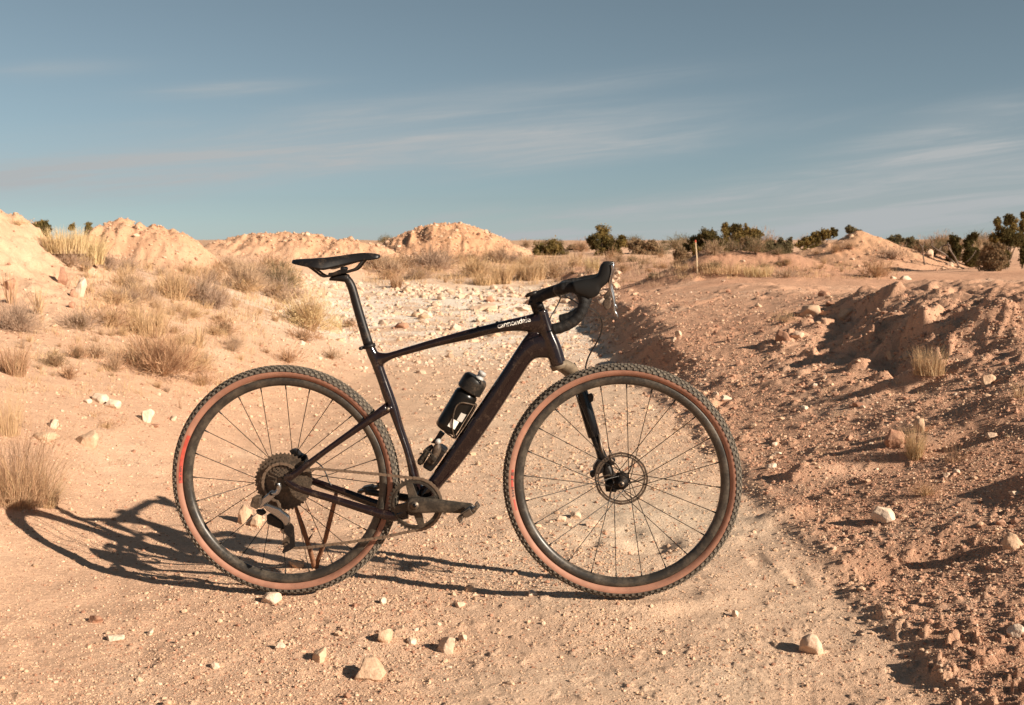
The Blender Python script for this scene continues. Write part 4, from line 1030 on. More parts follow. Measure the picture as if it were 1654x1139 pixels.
for s in (-1, 1):
    wire([bott(.112, .0375, R(180+8*s)), bott(.104, .0425, R(180+12*s)), bott(.05, .0425, R(180+10*s)), bott(-.006, .039, R(180+8*s))])
b.build('bottle_cage', M['darkbrown'], bike, True)
prof = [(0, .001), (0, .030), (.004, .0345), (.02, .0355), (.085, .0355), (.118, .0355), (.1265, .0335), (.1325, .026), (.136, .025)]
def lathe(mb, prof, n=36, m=0):
    rings = [[bott(t, r, 2*math.pi*i/n) for i in range(n)] for t, r in prof]; v, fcs = rings_to_mesh(rings); mb.add(v, fcs, m)
btl = bpy.data.objects.new('water_bottle', None); COL.objects.link(btl); bw(btl); btl.empty_display_size = .05
base = world_of(ax0); btl.location = base
def child(mb, name, mat, par, smooth=True, **kw):
    o = mb.build(name, mat, par, smooth, **kw); return o
def loc0(mb): mb.v = [tuple(np.array(p)-ax0) for p in mb.v]; return mb
b = MB(); lathe(b, prof); body = child(loc0(b), 'bottle_body', M['bottle'], btl)
b = MB(); 
for i, (t0, t1, q0, q1, mt) in enumerate(((.020, .0465, 228, 268, 'white'), (.0480, .0745, 210, 244, 'greyprint'))):
    b2 = MB(); V = []; Fc = []
    for k in range(9):
        q = R(q0+(q1-q0)*k/8)
        for t in (t0, t1): V.append(bott(t, .0358, q))
    for k in range(8): Fc.append((2*k, 2*k+1, 2*k+3, 2*k+2))
    b2.add(V, Fc); child(loc0(b2), 'printed_square', M[mt], body)
b = MB(); lathe(b, [(.134, .026), (.136, .0365), (.141, .0385)] + [(.143+.0022*i, .0385 if i % 2 else .0374) for i in range(9)] + [(.164, .0382), (.176, .0365), (.183, .031), (.184, .02), (.185, .001)])
for q in range(4):
    for t0 in (.178,):
        pass
cap_ = child(loc0(b), 'cap', M['cap'], btl)
b = MB(); sh = np.array((0, -.010, 0)); nz = []
for t, r in ((.180, .013), (.1875, .0135), (.188, .0105), (.196, .0105), (.197, .0125), (.205, .012), (.207, .009), (.207, .001)):
    nz.append([ax0+ad*t+an*(-.008)+an*r*math.cos(2*math.pi*i/20)+np.array((0, -.004+r*math.sin(2*math.pi*i/20), 0)) for i in range(20)])
v, fcs = rings_to_mesh(nz); b.add(v, fcs); child(loc0(b), 'nozzle', M['nozzle'], btl)
tag(btl, 'black drink bottle with white and grey squares held in the cage on the down tube', 'bottle')

# --- strapped tool kit on the down tube
tk = bpy.data.objects.new('tool_kit', None); COL.objects.link(tk); k0 = bp(705, 735); tk.location = world_of(k0); tk.rotation_euler = (0, 0, -PSI); tk.empty_display_size = .05
def tkb(mb, name, mat, par, smooth=False, bevel=0):
    mb.v = [tuple(np.array(p)-k0) for p in mb.v]; return mb.build(name, mat, par, smooth, bevel=bevel)
def z9(*uv): return [(660+u/11.39, 680+v/11.39) for u, v in uv]
b = MB(); plate(b, z9((270, 830), (300, 760), (430, 590), (500, 450), (600, 430), (722, 520), (640, 640), (540, 790), (430, 920)), -.024, .024); pouch = tkb(b, 'pouch', M['blackmat'], tk, bevel=.006)
b = MB(); sweep(b, [bp(*z9((540, 395))[0], -.022), bp(*z9((525, 500))[0], -.024), bp(*z9((470, 640))[0], -.024), bp(*z9((385, 770))[0], -.024)], [.006, .0125, .0125, .0115], 16, k=4)
b_ = tkb(b, 'gas_cartridge', M['darkbrown'], tk, True)
b = MB(); p = bp(*z9((545, 375))[0], -.024); cyl(b, p, .0075, -.036, -.014, 16); sweep(b, [bp(*z9((520, 360))[0], -.024), bp(*z9((560, 420))[0], -.024)], .0065, 12); tkb(b, 'valve_head', M['nozzle'], tk, True)
b = MB(); sweep(b, [bp(*z9((440, 455))[0], -.016), bp(*z9((370, 520))[0], -.016), bp(*z9((290, 640))[0], -.016), bp(*z9((225, 745))[0], -.016), bp(*z9((195, 800))[0], -.016)], [.005, .0085, .0095, .0105, .0055], 16, k=4); tkb(b, 'inflator', M['crank'], tk, True)
b = MB(); plate(b, z9((270, 540), (320, 495), (360, 530), (300, 600)), -.030, -.006); plate(b, z9((205, 590), (225, 575), (250, 600), (235, 620)), -.022, -.014); tkb(b, 'lever', M['blackmat'], tk, bevel=.002)
b = MB()
for q in (((300, 520), (400, 590), (520, 690)), ((340, 640), (400, 560), (440, 700)), ((280, 640), (380, 660), (490, 740))):
    sweep(b, [bp(x, y, -.037) for x, y in z9(*q)], [(.0016, .001)]*3, 8, k=4)
plate(b, z9((420, 690), (470, 640), (520, 690), (480, 755)), -.040, -.030)
tkb(b, 'strap', M['crank'], tk, bevel=.001)
b = MB(); plate(b, z9((575, 172), (668, 240), (580, 345), (520, 420), (415, 395), (500, 300), (545, 225)), -.010, .010); tkb(b, 'strap', M['blackmat'], tk, bevel=.002)
tag(tk, 'small black tool pouch with a gas cartridge strapped low on the down tube', 'tool kit')

# --- stick that props the bicycle
g = gp(508, 917); st = bpy.data.objects.new('prop_stick', None)
def wpt(px, row, d): ux, uz = cam_ray(px, row); return np.array((ux*d, d, CAMH+uz*d))
mb = MB(); g = np.array(g)
A = [g+np.array((0, 0, -.03)), g, wpt(498, 880, 3.60), wpt(488, 850, 3.56), wpt(481, 829, 3.53), wpt(474, 806, 3.51)]
sweep(mb, A, [.010, .0088, .0075, .0082, .0062, .005], 10, k=5, side=(0.2, 1, .1))
Bk = [g+np.array((.006, .0, -.025)), g+np.array((.008, 0, .012)), wpt(524, 876, 3.62), wpt(533, 840, 3.57), wpt(540, 812, 3.53), wpt(543, 797, 3.51)]
sweep(mb, Bk, [.009, .0085, .0072, .008, .0072, .006], 10, k=5, side=(0.2, 1, .1))
sweep(mb, [wpt(497, 876, 3.60), wpt(501, 868, 3.59), wpt(505, 862, 3.58)], [.004, .003, .001], 8)
sto = mb.build('prop_stick', M['stick'], None, True, origin=g)
tag(sto, 'forked brown stick standing on the ground and propping up the rear of the bicycle', 'stick')

# ------------------------------------------------------------------ plants
def blades(n, h, spread, w, rg, droop=.5, base=.04, segs=4, up=1.0, hvar=.5, twig=0.0, wid_flat=True):
    """n curved tapering blades in one array: vertices and faces"""
    az = rg.uniform(0, 2*math.pi, n); L = h*(1-hvar*rg.uniform(0, 1, n)**1.3)
    lean = np.abs(rg.normal(0, .55, n))*spread; lean = np.clip(lean, 0, 1.45)
    r0 = base*np.sqrt(rg.uniform(0, 1, n)); a0 = az + rg.normal(0, .7, n)
    p = np.stack([r0*np.cos(a0), r0*np.sin(a0), np.full(n, -.012)], -1)
    pts = [p.copy()]
    th = lean*.55; dth = (lean*.55+droop*rg.uniform(.1, 1.0, n)*spread)/segs
    for k in range(segs):
        d = np.stack([np.sin(th)*np.cos(az), np.sin(th)*np.sin(az), np.cos(th)*up], -1)
        p = p + d*(L/segs)[:, None] + rg.normal(0, twig, (n, 3))*(L/segs)[:, None]; th = np.minimum(th+dth, 2.2); az = az+rg.normal(0, twig, n); pts.append(p.copy())
    fa = rg.uniform(0, math.pi, n); side = np.stack([np.cos(fa), np.sin(fa), rg.normal(0, .2, n)], -1)
    V = []
    for k, q in enumerate(pts):
        ww = w*(1-.85*k/segs)*rg.uniform(.8, 1.2, n); V.append(q-side*ww[:, None]/2); V.append(q+side*ww[:, None]/2)
    V = np.stack(V, 1); m = V.shape[1]; f = []
    for k in range(segs): f.append([2*k, 2*k+1, 2*k+3, 2*k+2])
    Fc = np.array(f)[None]+(np.arange(n)*m)[:, None, None]
    return V.reshape(-1, 3), Fc.reshape(-1, 4)
def join(parts):
    V = []; Fc = []; mi = []; o = 0
    for v, f, m in parts: V.append(v); Fc.append(f+o); mi.append(np.full(len(f), m)); o += len(v)
    return np.vstack(V), np.vstack(Fc), np.concatenate(mi)
def tuft_mesh(seed, h, n, spread, w, mats, droop=.5, base=.05, twig=.04, split=.35, hvar=.5):
    """grass tuft: outer blades of one tint, inner ones of another"""
    rg = np.random.default_rng(seed)
    n2 = int(n*split)
    a = blades(n-n2, h, spread, w, rg, droop, base, 5, twig=twig, hvar=hvar); b = blades(n2, h*.62, spread*1.1, w*1.1, rg, droop*.8, base*.8, 4, twig=twig*1.5, hvar=.6)
    V, Fc, mi = join([(a[0], a[1], 0), (b[0], b[1], 1)])
    return mkmesh('tuft', V, Fc, [PM[mats[0]], PM[mats[1]]], True, mi)
def bush_mesh(seed, w, h, n, wid, mats, leaf=0, leafsize=.01, lump=.25):
    """twiggy rounded bush: stems from the root and short twigs through a lumpy dome"""
    rg = np.random.default_rng(seed); R_ = w/2
    st = blades(int(n*.25), h*.95, 1.0*min(1.4, R_/h+.35), wid*1.3, rg, .4, R_*.12, 4, twig=.10, hvar=.4)
    m = int(n*.75); d = rg.normal(size=(m, 3)); d[:, 2] = np.abs(d[:, 2])*.9+.05; d /= np.linalg.norm(d, axis=1)[:, None]
    lp = 1+lump*np.sin(5*np.arctan2(d[:, 1], d[:, 0])+seed)*np.cos(3.3*d[:, 2]*3+seed*1.7)
    kp = rg.uniform(0, 1, m) < np.clip(.30+2.2*(lp-.85), .12, 1); d = d[kp]; lp = lp[kp]; m = len(d)
    r0 = rg.uniform(.20, .90, m)**.75; p0 = d*(r0*lp)[:, None]*np.array((R_, R_, h))
    L = rg.uniform(.15, .42, m)*min(R_, h)*1.1; dd = d*np.array((.7, .7, .9))+rg.normal(0, .35, (m, 3)); dd[:, 2] += .25; dd /= np.linalg.norm(dd, axis=1)[:, None]
    sd = rg.normal(size=(m, 3)); sd = np.cross(dd, sd); sd /= np.linalg.norm(sd, axis=1)[:, None]
    pm = p0+dd*(L*.5)[:, None]+rg.normal(0, .05, (m, 3))*L[:, None]; p1 = p0+dd*L[:, None]+np.array((0, 0, -.04))*L[:, None]
    V = np.stack([p0-sd*wid/2, p0+sd*wid/2, pm-sd*wid*.4, pm+sd*wid*.4, p1-sd*wid*.12, p1+sd*wid*.12], 1)
    Fc = (np.array([[0, 1, 3, 2], [2, 3, 5, 4]])[None]+(np.arange(m)*6)[:, None, None]).reshape(-1, 4)
    parts = [(st[0], st[1], 1), (V.reshape(-1, 3), Fc, 0)]
    if leaf: parts.append((*leaf_quads(rg, p1[rg.integers(0, m, leaf)]+rg.normal(0, .03*R_, (leaf, 3)), leafsize), 0))
    V, Fc, mi = join(parts)
    return mkmesh('bush', V, Fc, [PM[mats[0]], PM[mats[1]]], True, mi)
def leaf_quads(rg, c, s):
    n = len(c); a = rg.normal(size=(n, 3)); a /= np.linalg.norm(a, axis=1)[:, None]; b = np.cross(a, rg.normal(size=(n, 3))); b /= np.linalg.norm(b, axis=1)[:, None]
    k = (s*rg.uniform(.6, 1.4, n))[:, None]
    V = np.stack([c-a*k, c+b*k*.5, c+a*k, c-b*k*.5], 1).reshape(-1, 3)
    return V, np.arange(4*n).reshape(-1, 4)
def place(name, me, x, y, z, rz=0, sc=1.0, label=None, cat='grass', group=None):
    o = link(name, me); o.location = (x, y, z); o.rotation_euler = (0, 0, rz); o.scale = (sc, sc, sc) if np.isscalar(sc) else sc
    return tag(o, label, cat, group)
NS = [1000]
def grass(px, row, hpx, label, mats=('straw', 'rust'), n=260, spread=.8, droop=.6, wpx=1.0, basepx=10, dmin=0, d=None, name='grass_tuft', cat='grass', twig=.05, split=.35, hvar=.5, group=None):
    x, y, z = gp(px, row, dmin) if d is None else at(px, d); k = y/F; NS[0] += 1
    me = tuft_mesh(NS[0], hpx*k, int(n*1.4) if n > 100 else n, spread, max(.0009, wpx*.8*k), mats, droop, basepx*k, twig, split, hvar); me.name = name
    return place(name, me, x, y, z, 0, 1.0, label, cat, group)
def bush(px, row, wpx, hpx, label, mats=('grey', 'grey'), n=900, leaf=0, leafpx=1.5, dmin=0, d=None, name='dry_bush', cat='bush', wid=1.0, group=None, lump=.42):
    x, y, z = gp(px, row, dmin) if d is None else at(px, d); k = y/F; NS[0] += 1
    me = bush_mesh(NS[0], wpx*k, hpx*k, int(n*2.2), max(.0010, wid*.62*k), mats, leaf, leafpx*k, lump); me.name = name
    return place(name, me, x, y, z, 0, 1.0, label, cat, group)

# ---- named plants of the near and middle ground
o = grass(28, 812, 185, 'big wispy bush of tan grass at the left edge, arching over the wheel shadow', ('rust', 'straw'), n=850, spread=.95, droop=.95, wpx=.75, basepx=46, twig=.15, split=.3, hvar=.8)
bush(34, 820, 80, 40, 'dense red-brown heart of twigs inside the big wispy bush at left', ('rust', 'rust'), n=520, lump=.5)
grass(72, 815, 110, 'spray of fine arching stems on the right side of the big bush at left', ('straw', 'rust'), n=420, spread=1.4, droop=1.9, wpx=.6, basepx=20, twig=.05, split=.2)
grass(10, 700, 90, 'tall loose straw tuft behind the big bush at the left edge', ('straw', 'straw'), n=260, spread=.5, droop=.4, wpx=.7, basepx=22)
bush(262, 606, 125, 68, 'large dark-hearted rusty bush left of the rear wheel top', ('rust', 'rust'), n=1900, wid=1.2, lump=.35)
grass(225, 592, 66, 'pale arching grass on the left side of the rusty bush', ('straw', 'rust'), n=320, spread=1.0, droop=.9, wpx=.9, basepx=16)
grass(300, 596, 72, 'tall straw grass behind the right side of the rusty bush', ('straw', 'straw'), n=260, spread=.75, droop=.7, wpx=.9, basepx=18)
bush(325, 622, 58, 20, 'low flat brown bush at the right foot of the rusty bush', ('rust', 'straw'), n=600)
bush(186, 600, 40, 34, 'upright fan of brown twigs left of the rusty bush', ('rust', 'grey'), n=420)
bush(155, 578, 55, 28, 'low grey-brown twiggy bush left of the twig fan', ('grey', 'rust'), n=600)
bush(88, 592, 44, 24, 'dark reddish clump on the left sand slope', ('redbush', 'rust'), n=700)
bush(112, 612, 36, 26, 'brown twig clump just below the dark reddish clump', ('rust', 'rust'), n=420)
grass(22, 605, 66, 'loose reddish grass at the left edge above the white rocks', ('rust', 'straw'), n=420, spread=.8, wpx=.9, basepx=18)
bush(28, 535, 78, 48, 'rounded mauve-grey bush at the left edge below the yucca', ('mauve', 'mauve'), n=1500)
bush(128, 530, 70, 30, 'spiky dark grey-brown shrub in the middle of the left slope', ('mauve', 'redbush'), n=900, lump=.4)
bush(180, 530, 60, 40, 'reddish straw bush right of the spiky dark shrub', ('rust', 'straw'), n=700)
grass(235, 540, 60, 'broad pale straw tuft in the middle of the left slope', ('straw', 'straw'), n=520, spread=.95, wpx=1.0, basepx=30)
bush(362, 540, 44, 28, 'small dark-rooted bush with a white stone at its side', ('rust', 'redbush'), n=560)
grass(322, 561, 42, 'small spiky yucca right of the rusty bush', ('straw', 'rust'), n=60, spread=.9, droop=.0, wpx=2.0, basepx=6, name='yucca', cat='yucca', twig=0, split=.2, hvar=.3)
grass(62, 508, 52, 'fan of yellow yucca leaves on the left hillside', ('straw', 'rust'), n=46, spread=1.0, droop=.0, wpx=2.4, basepx=5, name='yucca', cat='yucca', twig=0, split=.2, hvar=.3)
grass(17, 490, 56, 'cluster of upright yucca stalks in front of the dark red rock', ('rust', 'straw'), n=26, spread=.5, droop=.0, wpx=2.4, basepx=8, name='yucca', cat='yucca', twig=0, split=.2, hvar=.25)
bush(30, 352, 60, 10, 'thin straw fringe on the top of the left hill', ('straw', 'straw'), n=260, d=9.6)
grass(105, 408, 46, 'tall golden grass on the left skyline beside the dark junipers', ('yellow', 'straw'), n=700, spread=.55, droop=.3, wpx=1.1, basepx=34, dmin=9)
grass(140, 425, 58, 'golden-green brush spilling down behind the near left hill', ('yellow', 'yellow'), n=800, spread=.8, droop=.5, wpx=1.1, basepx=26, dmin=9)
bush(112, 428, 70, 26, 'grey brush along the right flank of the near left hill', ('mauve', 'grey'), n=700)
bush(175, 437, 34, 30, 'dark-hearted mauve bush at the foot of the first spoil heap', ('mauve', 'mauve'), n=600)
bush(318, 488, 90, 42, 'wide grey-mauve bush on the slope below the spoil heaps', ('mauve', 'redbush'), n=1300, lump=.35)
grass(278, 482, 52, 'straw grass left of the wide grey-mauve bush', ('straw', 'straw'), n=420, spread=.8, basepx=22)
bush(395, 470, 80, 44, 'grey-brown bush left of the saddle tail', ('grey', 'mauve'), n=1100)
bush(455, 468, 62, 42, 'bush with a greenish top just below the saddle tail', ('greybush', 'grey'), n=900)
bush(475, 482, 50, 20, 'low mauve bush above the yellow bush', ('mauve', 'rust'), n=500)
bush(502, 535, 92, 66, 'pale yellow bush left of the seatpost', ('yellow', 'straw'), n=1200, leaf=500, leafpx=1.2, lump=.5)
bush(478, 520, 50, 32, 'straw grey growth on the left side of the yellow bush', ('grey', 'straw'), n=600)
bush(490, 550, 70, 24, 'low dark brush at the foot of the yellow bush', ('rust', 'grey'), n=700)
grass(545, 536, 28, 'small upright tuft at the right foot of the yellow bush', ('yellow', 'straw'), n=110, spread=.5, basepx=7)
bush(562, 528, 36, 14, 'low dark twigs right of the yellow bush, behind the seatpost', ('rust', 'redbush'), n=300)
bush(465, 585, 62, 22, 'low reddish plant on the sand above the rear tyre', ('rust', 'rust'), n=520)
bush(430, 570, 34, 10, 'flat twigs left of the low reddish plant above the rear tyre', ('grey', 'rust'), n=200)
bush(535, 580, 36, 16, 'sparse dark weed right of the low reddish plant', ('redbush', 'rust'), n=240)
bush(698, 437, 78, 34, 'round mauve bush at the foot of the third spoil heap', ('mauve', 'mauve'), n=1200, dmin=22)
bush(635, 442, 62, 24, 'grey bush left of the round mauve bush', ('grey', 'mauve'), n=700, dmin=16)
grass(640, 465, 24, 'orange straw tuft right of the saddle nose', ('rust', 'straw'), n=200, spread=.6, basepx=9)
bush(780, 445, 76, 20, 'low brown bush right of the round mauve bush', ('grey', 'rust'), n=700, dmin=16)
grass(812, 458, 42, 'straw tuft with a dark heart at the far edge of the track', ('straw', 'rust'), n=300, spread=.6, basepx=14)
grass(782, 460, 26, 'short straw tuft left of the dark-hearted one at the track edge', ('straw', 'straw'), n=260, spread=.8, basepx=18)
grass(858, 452, 40, 'broad pale straw tuft above the stem', ('straw', 'grey'), n=420, spread=.6, basepx=22)
bush(895, 450, 60, 30, 'grey straw bush above the handlebar', ('grey', 'straw'), n=700)
grass(957, 440, 30, 'greenish straw tuft directly left of the brake hood', ('yellow', 'straw'), n=200, spread=.5, basepx=10)
bush(925, 432, 50, 18, 'low tan bush below the junipers left of the brake hood', ('straw', 'grey'), n=400)
bush(1040, 427, 26, 9, 'small dark bush on the bare slope right of the brake hood', ('redbush', 'grey'), n=260)
bush(1055, 450, 20, 10, 'small grey bush beside the track bend', ('greybush', 'grey'), n=220)
grass(1170, 440, 24, 'pale dry grass strip at the foot of the red rubble, by the stake', ('straw', 'straw'), n=420, spread=.9, basepx=38)
grass(1225, 446, 24, 'yellow-green dry grass in the middle of the bank crest', ('yellow', 'straw'), n=300, spread=.8, basepx=24)
bush(1270, 448, 60, 14, 'low mauve grass bed on the bank crest left of the right spoil heap', ('mauve', 'straw'), n=420)
bush(1415, 448, 50, 26, 'brown grass clump above the gully', ('rust', 'straw'), n=600)
bush(1440, 418, 70, 20, 'mauve scrub on the right flank of the right spoil heap', ('mauve', 'mauve'), n=500, dmin=14)
grass(1500, 602, 52, 'reddish straw grass at the mouth of the gully', ('straw', 'rust'), n=360, spread=.7, droop=.3, basepx=24, wpx=.9)
grass(1478, 738, 62, 'golden grass tuft alone on the right bank', ('straw', 'yellow'), n=300, spread=.75, droop=.25, basepx=12, wpx=.9, twig=.02)
grass(1491, 700, 104, 'single tall grass stalk rising from the golden tuft', ('straw', 'straw'), n=3, spread=.06, droop=.0, basepx=2, wpx=1.1, twig=.01, name='grass_stalk', hvar=.1)
grass(1545, 745, 44, 'faint wispy grass right of the golden tuft', ('rust', 'rust'), n=90, spread=.8, basepx=20, wpx=.7)
bush(1495, 800, 54, 26, 'low wispy weed below the golden tuft', ('rust', 'straw'), n=300)
grass(1648, 640, 40, 'straw wisps at the right edge of the bank', ('straw', 'rust'), n=80, spread=.6, basepx=10, wpx=.8)
grass(1651, 912, 48, 'short dry stalks at the right edge beside the large rock', ('straw', 'straw'), n=12, spread=.3, basepx=6, wpx=.9)
bush(1268, 520, 60, 16, 'thin dry weeds in front of the broad earth lump', ('straw', 'grey'), n=200)
bush(170, 690, 90, 14, 'flat mat of dry twigs below the touching white rocks', ('rust', 'straw'), n=420)
bush(150, 672, 70, 10, 'thin mat of twigs under the hollow white rock', ('rust', 'straw'), n=240)
grass(292, 660, 34, 'tiny upright dead weed on the sand by the rear tyre', ('rust', 'rust'), n=14, spread=.5, basepx=3, wpx=.9)
grass(36, 690, 55, 'few bare reddish stems standing by the white lump of rock', ('rust', 'redbush'), n=22, spread=.35, basepx=18, wpx=.7)
# ---- further bushes of a kind
BPROTO = []
for i in range(9):
    mt = [('grey', 'mauve'), ('rust', 'straw'), ('mauve', 'mauve'), ('straw', 'rust'), ('grey', 'redbush'), ('straw', 'straw'), ('greybush', 'grey'), ('rust', 'redbush'), ('mauve', 'straw')][i]
    bm_ = bush_mesh(3000+i, 1.0, .55, 1500, .011, mt, lump=.55); bm_.name = 'dry_bush'; BPROTO.append(bm_)
def more_bushes(n, xa, xb, ra, rb, wa, wb, label, group, pool, dmin=0):
    for _ in range(n):
        px = random.uniform(xa, xb); row = random.uniform(ra, rb); x, y, z = gp(px, row, dmin); k = y/F; w = random.uniform(wa, wb)*k
        place('dry_bush', BPROTO[random.choice(pool)], x, y, z, random.uniform(0, 6.3), (w, w, w*random.uniform(.7, 1.2)), label, 'bush', group)
more_bushes(30, 185, 470, 436, 505, 26, 62, 'one of the brown and grey dry bushes crowded below the spoil heaps', 'dry bushes below the spoil heaps', (0, 1, 2, 3, 4, 5, 8))
more_bushes(14, 90, 400, 510, 610, 22, 48, 'dry bush growing out of the sandy left slope', 'dry bushes on the left slope', (0, 1, 3, 5, 7))
more_bushes(26, 600, 900, 418, 452, 20, 52, 'dry bush in the belt between the chalky track and the spoil heaps', 'dry bushes behind the track', (0, 2, 3, 5, 8, 1))
more_bushes(20, 900, 1100, 404, 445, 10, 30, 'dry bush on the bare slope behind the handlebar', 'dry bushes behind the handlebar', (0, 1, 4, 6, 7))
more_bushes(12, 1090, 1262, 394, 412, 26, 50, 'olive brown brush merging along the top of the right bank', 'olive brush on the right skyline', (6, 6, 4, 7))
more_bushes(12, 1475, 1654, 396, 414, 26, 50, 'olive brown brush merging along the top of the right bank', 'olive brush on the right skyline', (6, 6, 4, 7))
more_bushes(16, 1080, 1640, 396, 440, 10, 28, 'dry bush on the crest of the right bank below the skyline trees', 'dry bushes on the right crest', (0, 1, 3, 4, 6, 7, 8))
def skyline():
    for _ in range(46):
        px = random.choice((random.uniform(850, 1654), random.uniform(850, 1654), random.uniform(150, 850))); d = random.uniform(44, 85); x, y, z = at(px, d); w = d/F*random.uniform(10, 30)
        place('dry_bush', BPROTO[random.choice((4, 6, 7, 6))], x, y, z, random.uniform(0, 6.3), (w, w, w*random.uniform(.6, 1.0)), 'small far scrub bush on the plain beyond the spoil heaps', 'bush', 'far scrub bushes on the plain')
skyline()
# ---- many small similar tufts on the left slope and round the track
PROTO = [tuft_mesh(2000+i, 1.0, 130, .9, .016, [('straw', 'rust'), ('grey', 'straw'), ('rust', 'straw'), ('mauve', 'grey')][i % 4], .6, .16, .06) for i in range(8)]
for p in PROTO: p.name = 'grass_tuft'
def sprinkle(n, xa, xb, ra, rb, ha, hb, label, group, dmin=0):
    for _ in range(n):
        px = random.uniform(xa, xb); row = random.uniform(ra, rb); x, y, z = gp(px, row, dmin); k = y/F; h = random.uniform(ha, hb)*k
        place('grass_tuft', random.choice(PROTO), x, y, z, random.uniform(0, 6.3), (h*1.1, h*1.1, h), label, 'grass', group)
sprinkle(62, 130, 470, 430, 520, 12, 30, 'small dry grass tuft among the bushes of the left slope', 'small grass tufts on the left slope')
sprinkle(26, 0, 420, 520, 640, 10, 24, 'small dry grass tuft among the bushes of the left slope', 'small grass tufts on the left slope')
sprinkle(44, 590, 900, 420, 458, 8, 22, 'small dry grass tuft along the far edge of the chalky track', 'small grass tufts at the far track edge')
sprinkle(26, 900, 1080, 415, 458, 6, 16, 'small dry grass tuft along the far edge of the chalky track', 'small grass tufts at the far track edge')
sprinkle(30, 1090, 1420, 425, 450, 6, 15, 'small dry grass tuft on the crest of the right bank', 'small grass tufts on the right crest')
sprinkle(10, 340, 620, 380, 420, 4, 9, 'tiny scrub dot on the second spoil heap', 'scrub dots on the spoil heaps', 22)
sprinkle(14, 620, 830, 372, 415, 4, 8, 'tiny scrub dot on the third spoil heap', 'scrub dots on the third spoil heap', 30)

def grass_cover():
    """short thin blades and fallen stalks that cover the sand between the bushes"""
    parts = []; rg = np.random.default_rng(77)
    for (xa, xb, ra, rb, n, h, mi) in ((130, 480, 432, 520, 4200, 15, 0), (0, 430, 515, 640, 2600, 15, 0), (100, 470, 430, 560, 2200, 14, 1), (590, 900, 418, 460, 2600, 13, 0), (890, 1110, 410, 462, 1500, 10, 1), (1090, 1450, 425, 452, 1300, 9, 0), (0, 250, 640, 780, 420, 14, 1), (1200, 1654, 560, 820, 260, 12, 0)):
        m = n//9
        for _ in range(m):
            px = rg.uniform(xa, xb); row = rg.uniform(ra, rb); x, y, z = gp(px, row); k = y/F
            v, f_ = blades(14, h*k*rg.uniform(.6, 1.5), 1.0, max(.0008, .80*k), rg, .7, 13*k, 3, twig=.08, hvar=.7)
            parts.append((v+np.array((x, y, z)), f_, mi))
    V, Fc, mi = join(parts)
    tag(link('grass_cover', mkmesh('grass_cover', V, Fc, [PM['straw'], PM['grey']], True, mi)), 'thin dry grass and fallen stalks covering the sand between the bushes', 'grass', kind='stuff')
grass_cover()

# ---- junipers: trunk with limbs, crown of many small sprays in clumps
def juniper(px, d, lobes, trunk, label, mat='juniper', name='juniper_tree', base_row=None, n=2600, leafpx=1.7, cat='tree', group=None, skirt=True):
    """lobes: (px, row, half width px, half height px) of each clump of the crown"""
    x, y, z = at(px, d); k = d/F; NS[0] += 1; rg = np.random.default_rng(NS[0])
    root = bpy.data.objects.new(name, None); COL.objects.link(root); root.location = (x, y, z); root.empty_display_size = .3
    tag(root, label, cat, group)
    tot = sum(l[2]*l[3] for l in lobes); parts = []; mb = MB(); top = []
    if skirt:
        gr = HOR+(CAMH-z)/k; lo = max(l[1]+l[3]*.5 for l in lobes)
        if gr > lo+2: lobes = list(lobes)+[(l[0]+rg.normal(0, 2), (lo+gr)/2, l[2]*.95, max(3, (gr-lo)*.6)) for l in lobes[:4] if l[2] > 7]
    for (lx, lr, lw, lh) in lobes:
        c = np.array(((lx-px)*k, rg.normal(0, .35)*lw*k, CAMH-(lr-HOR)*k-z)); lw *= 1.12; lh *= 1.12; m = max(60, int(3.4*n*lw*lh/tot)); top.append(c)
        nc = max(9, int(m/70)); dirs = rg.normal(size=(nc, 3)); dirs /= np.linalg.norm(dirs, axis=1)[:, None]
        cc = c+dirs*rg.uniform(.15, .92, (nc, 1))*np.array((lw*k, lw*k*.9, lh*k)); cr_ = rg.uniform(.22, .46, nc)*min(lw, lh)*k
        idx = rg.integers(0, nc, m); pts = cc[idx]+rg.normal(0, .55, (m, 3))*cr_[idx][:, None]
        v, f_ = leaf_quads(rg, pts, leafpx*k); parts.append((v, f_, 0 if rg.uniform() < .6 else 1))
    V, Fc, mi = join(parts)
    other = 'juniperdark' if mat == 'juniper' else mat
    link('crown', mkmesh('crown', V, Fc, [PM[mat], PM[other]], False, mi), root)
    tw = trunk*k; lowz = min(c[2] for c in top)
    for c in top:
        p0 = np.array((rg.normal(0, .15)*tw, 0, -.15)); p2 = c*np.array((.85, .85, .9)); p1 = p0*.4+p2*.45+np.array((rg.normal(0, .5)*tw, 0, 0))
        sweep(mb, [p0, p1, p2], [tw*.55, tw*.38, tw*.12], 8, k=4)
    mb.build('trunk', M['bark'], root, True); return root
juniper(885, 36, [(872, 405, 13, 12), (892, 402, 14, 13), (905, 410, 15, 12), (890, 414, 22, 10), (868, 414, 10, 9)], 7, 'broad low juniper furthest left of the trees behind the handlebar')
juniper(936, 40, [(930, 404, 18, 9), (950, 408, 16, 8), (922, 408, 10, 8)], 5, 'dark reddish thicket between two junipers behind the handlebar', 'redbush', name='thicket', cat='bush', n=1500)
juniper(973, 34, [(972, 378, 12, 11), (958, 388, 12, 9), (980, 392, 14, 13), (992, 402, 12, 14), (975, 408, 12, 14), (1003, 390, 10, 10), (962, 398, 9, 7)], 7, 'tallest juniper behind the handlebar, with a bare trunk showing at left', n=3400)
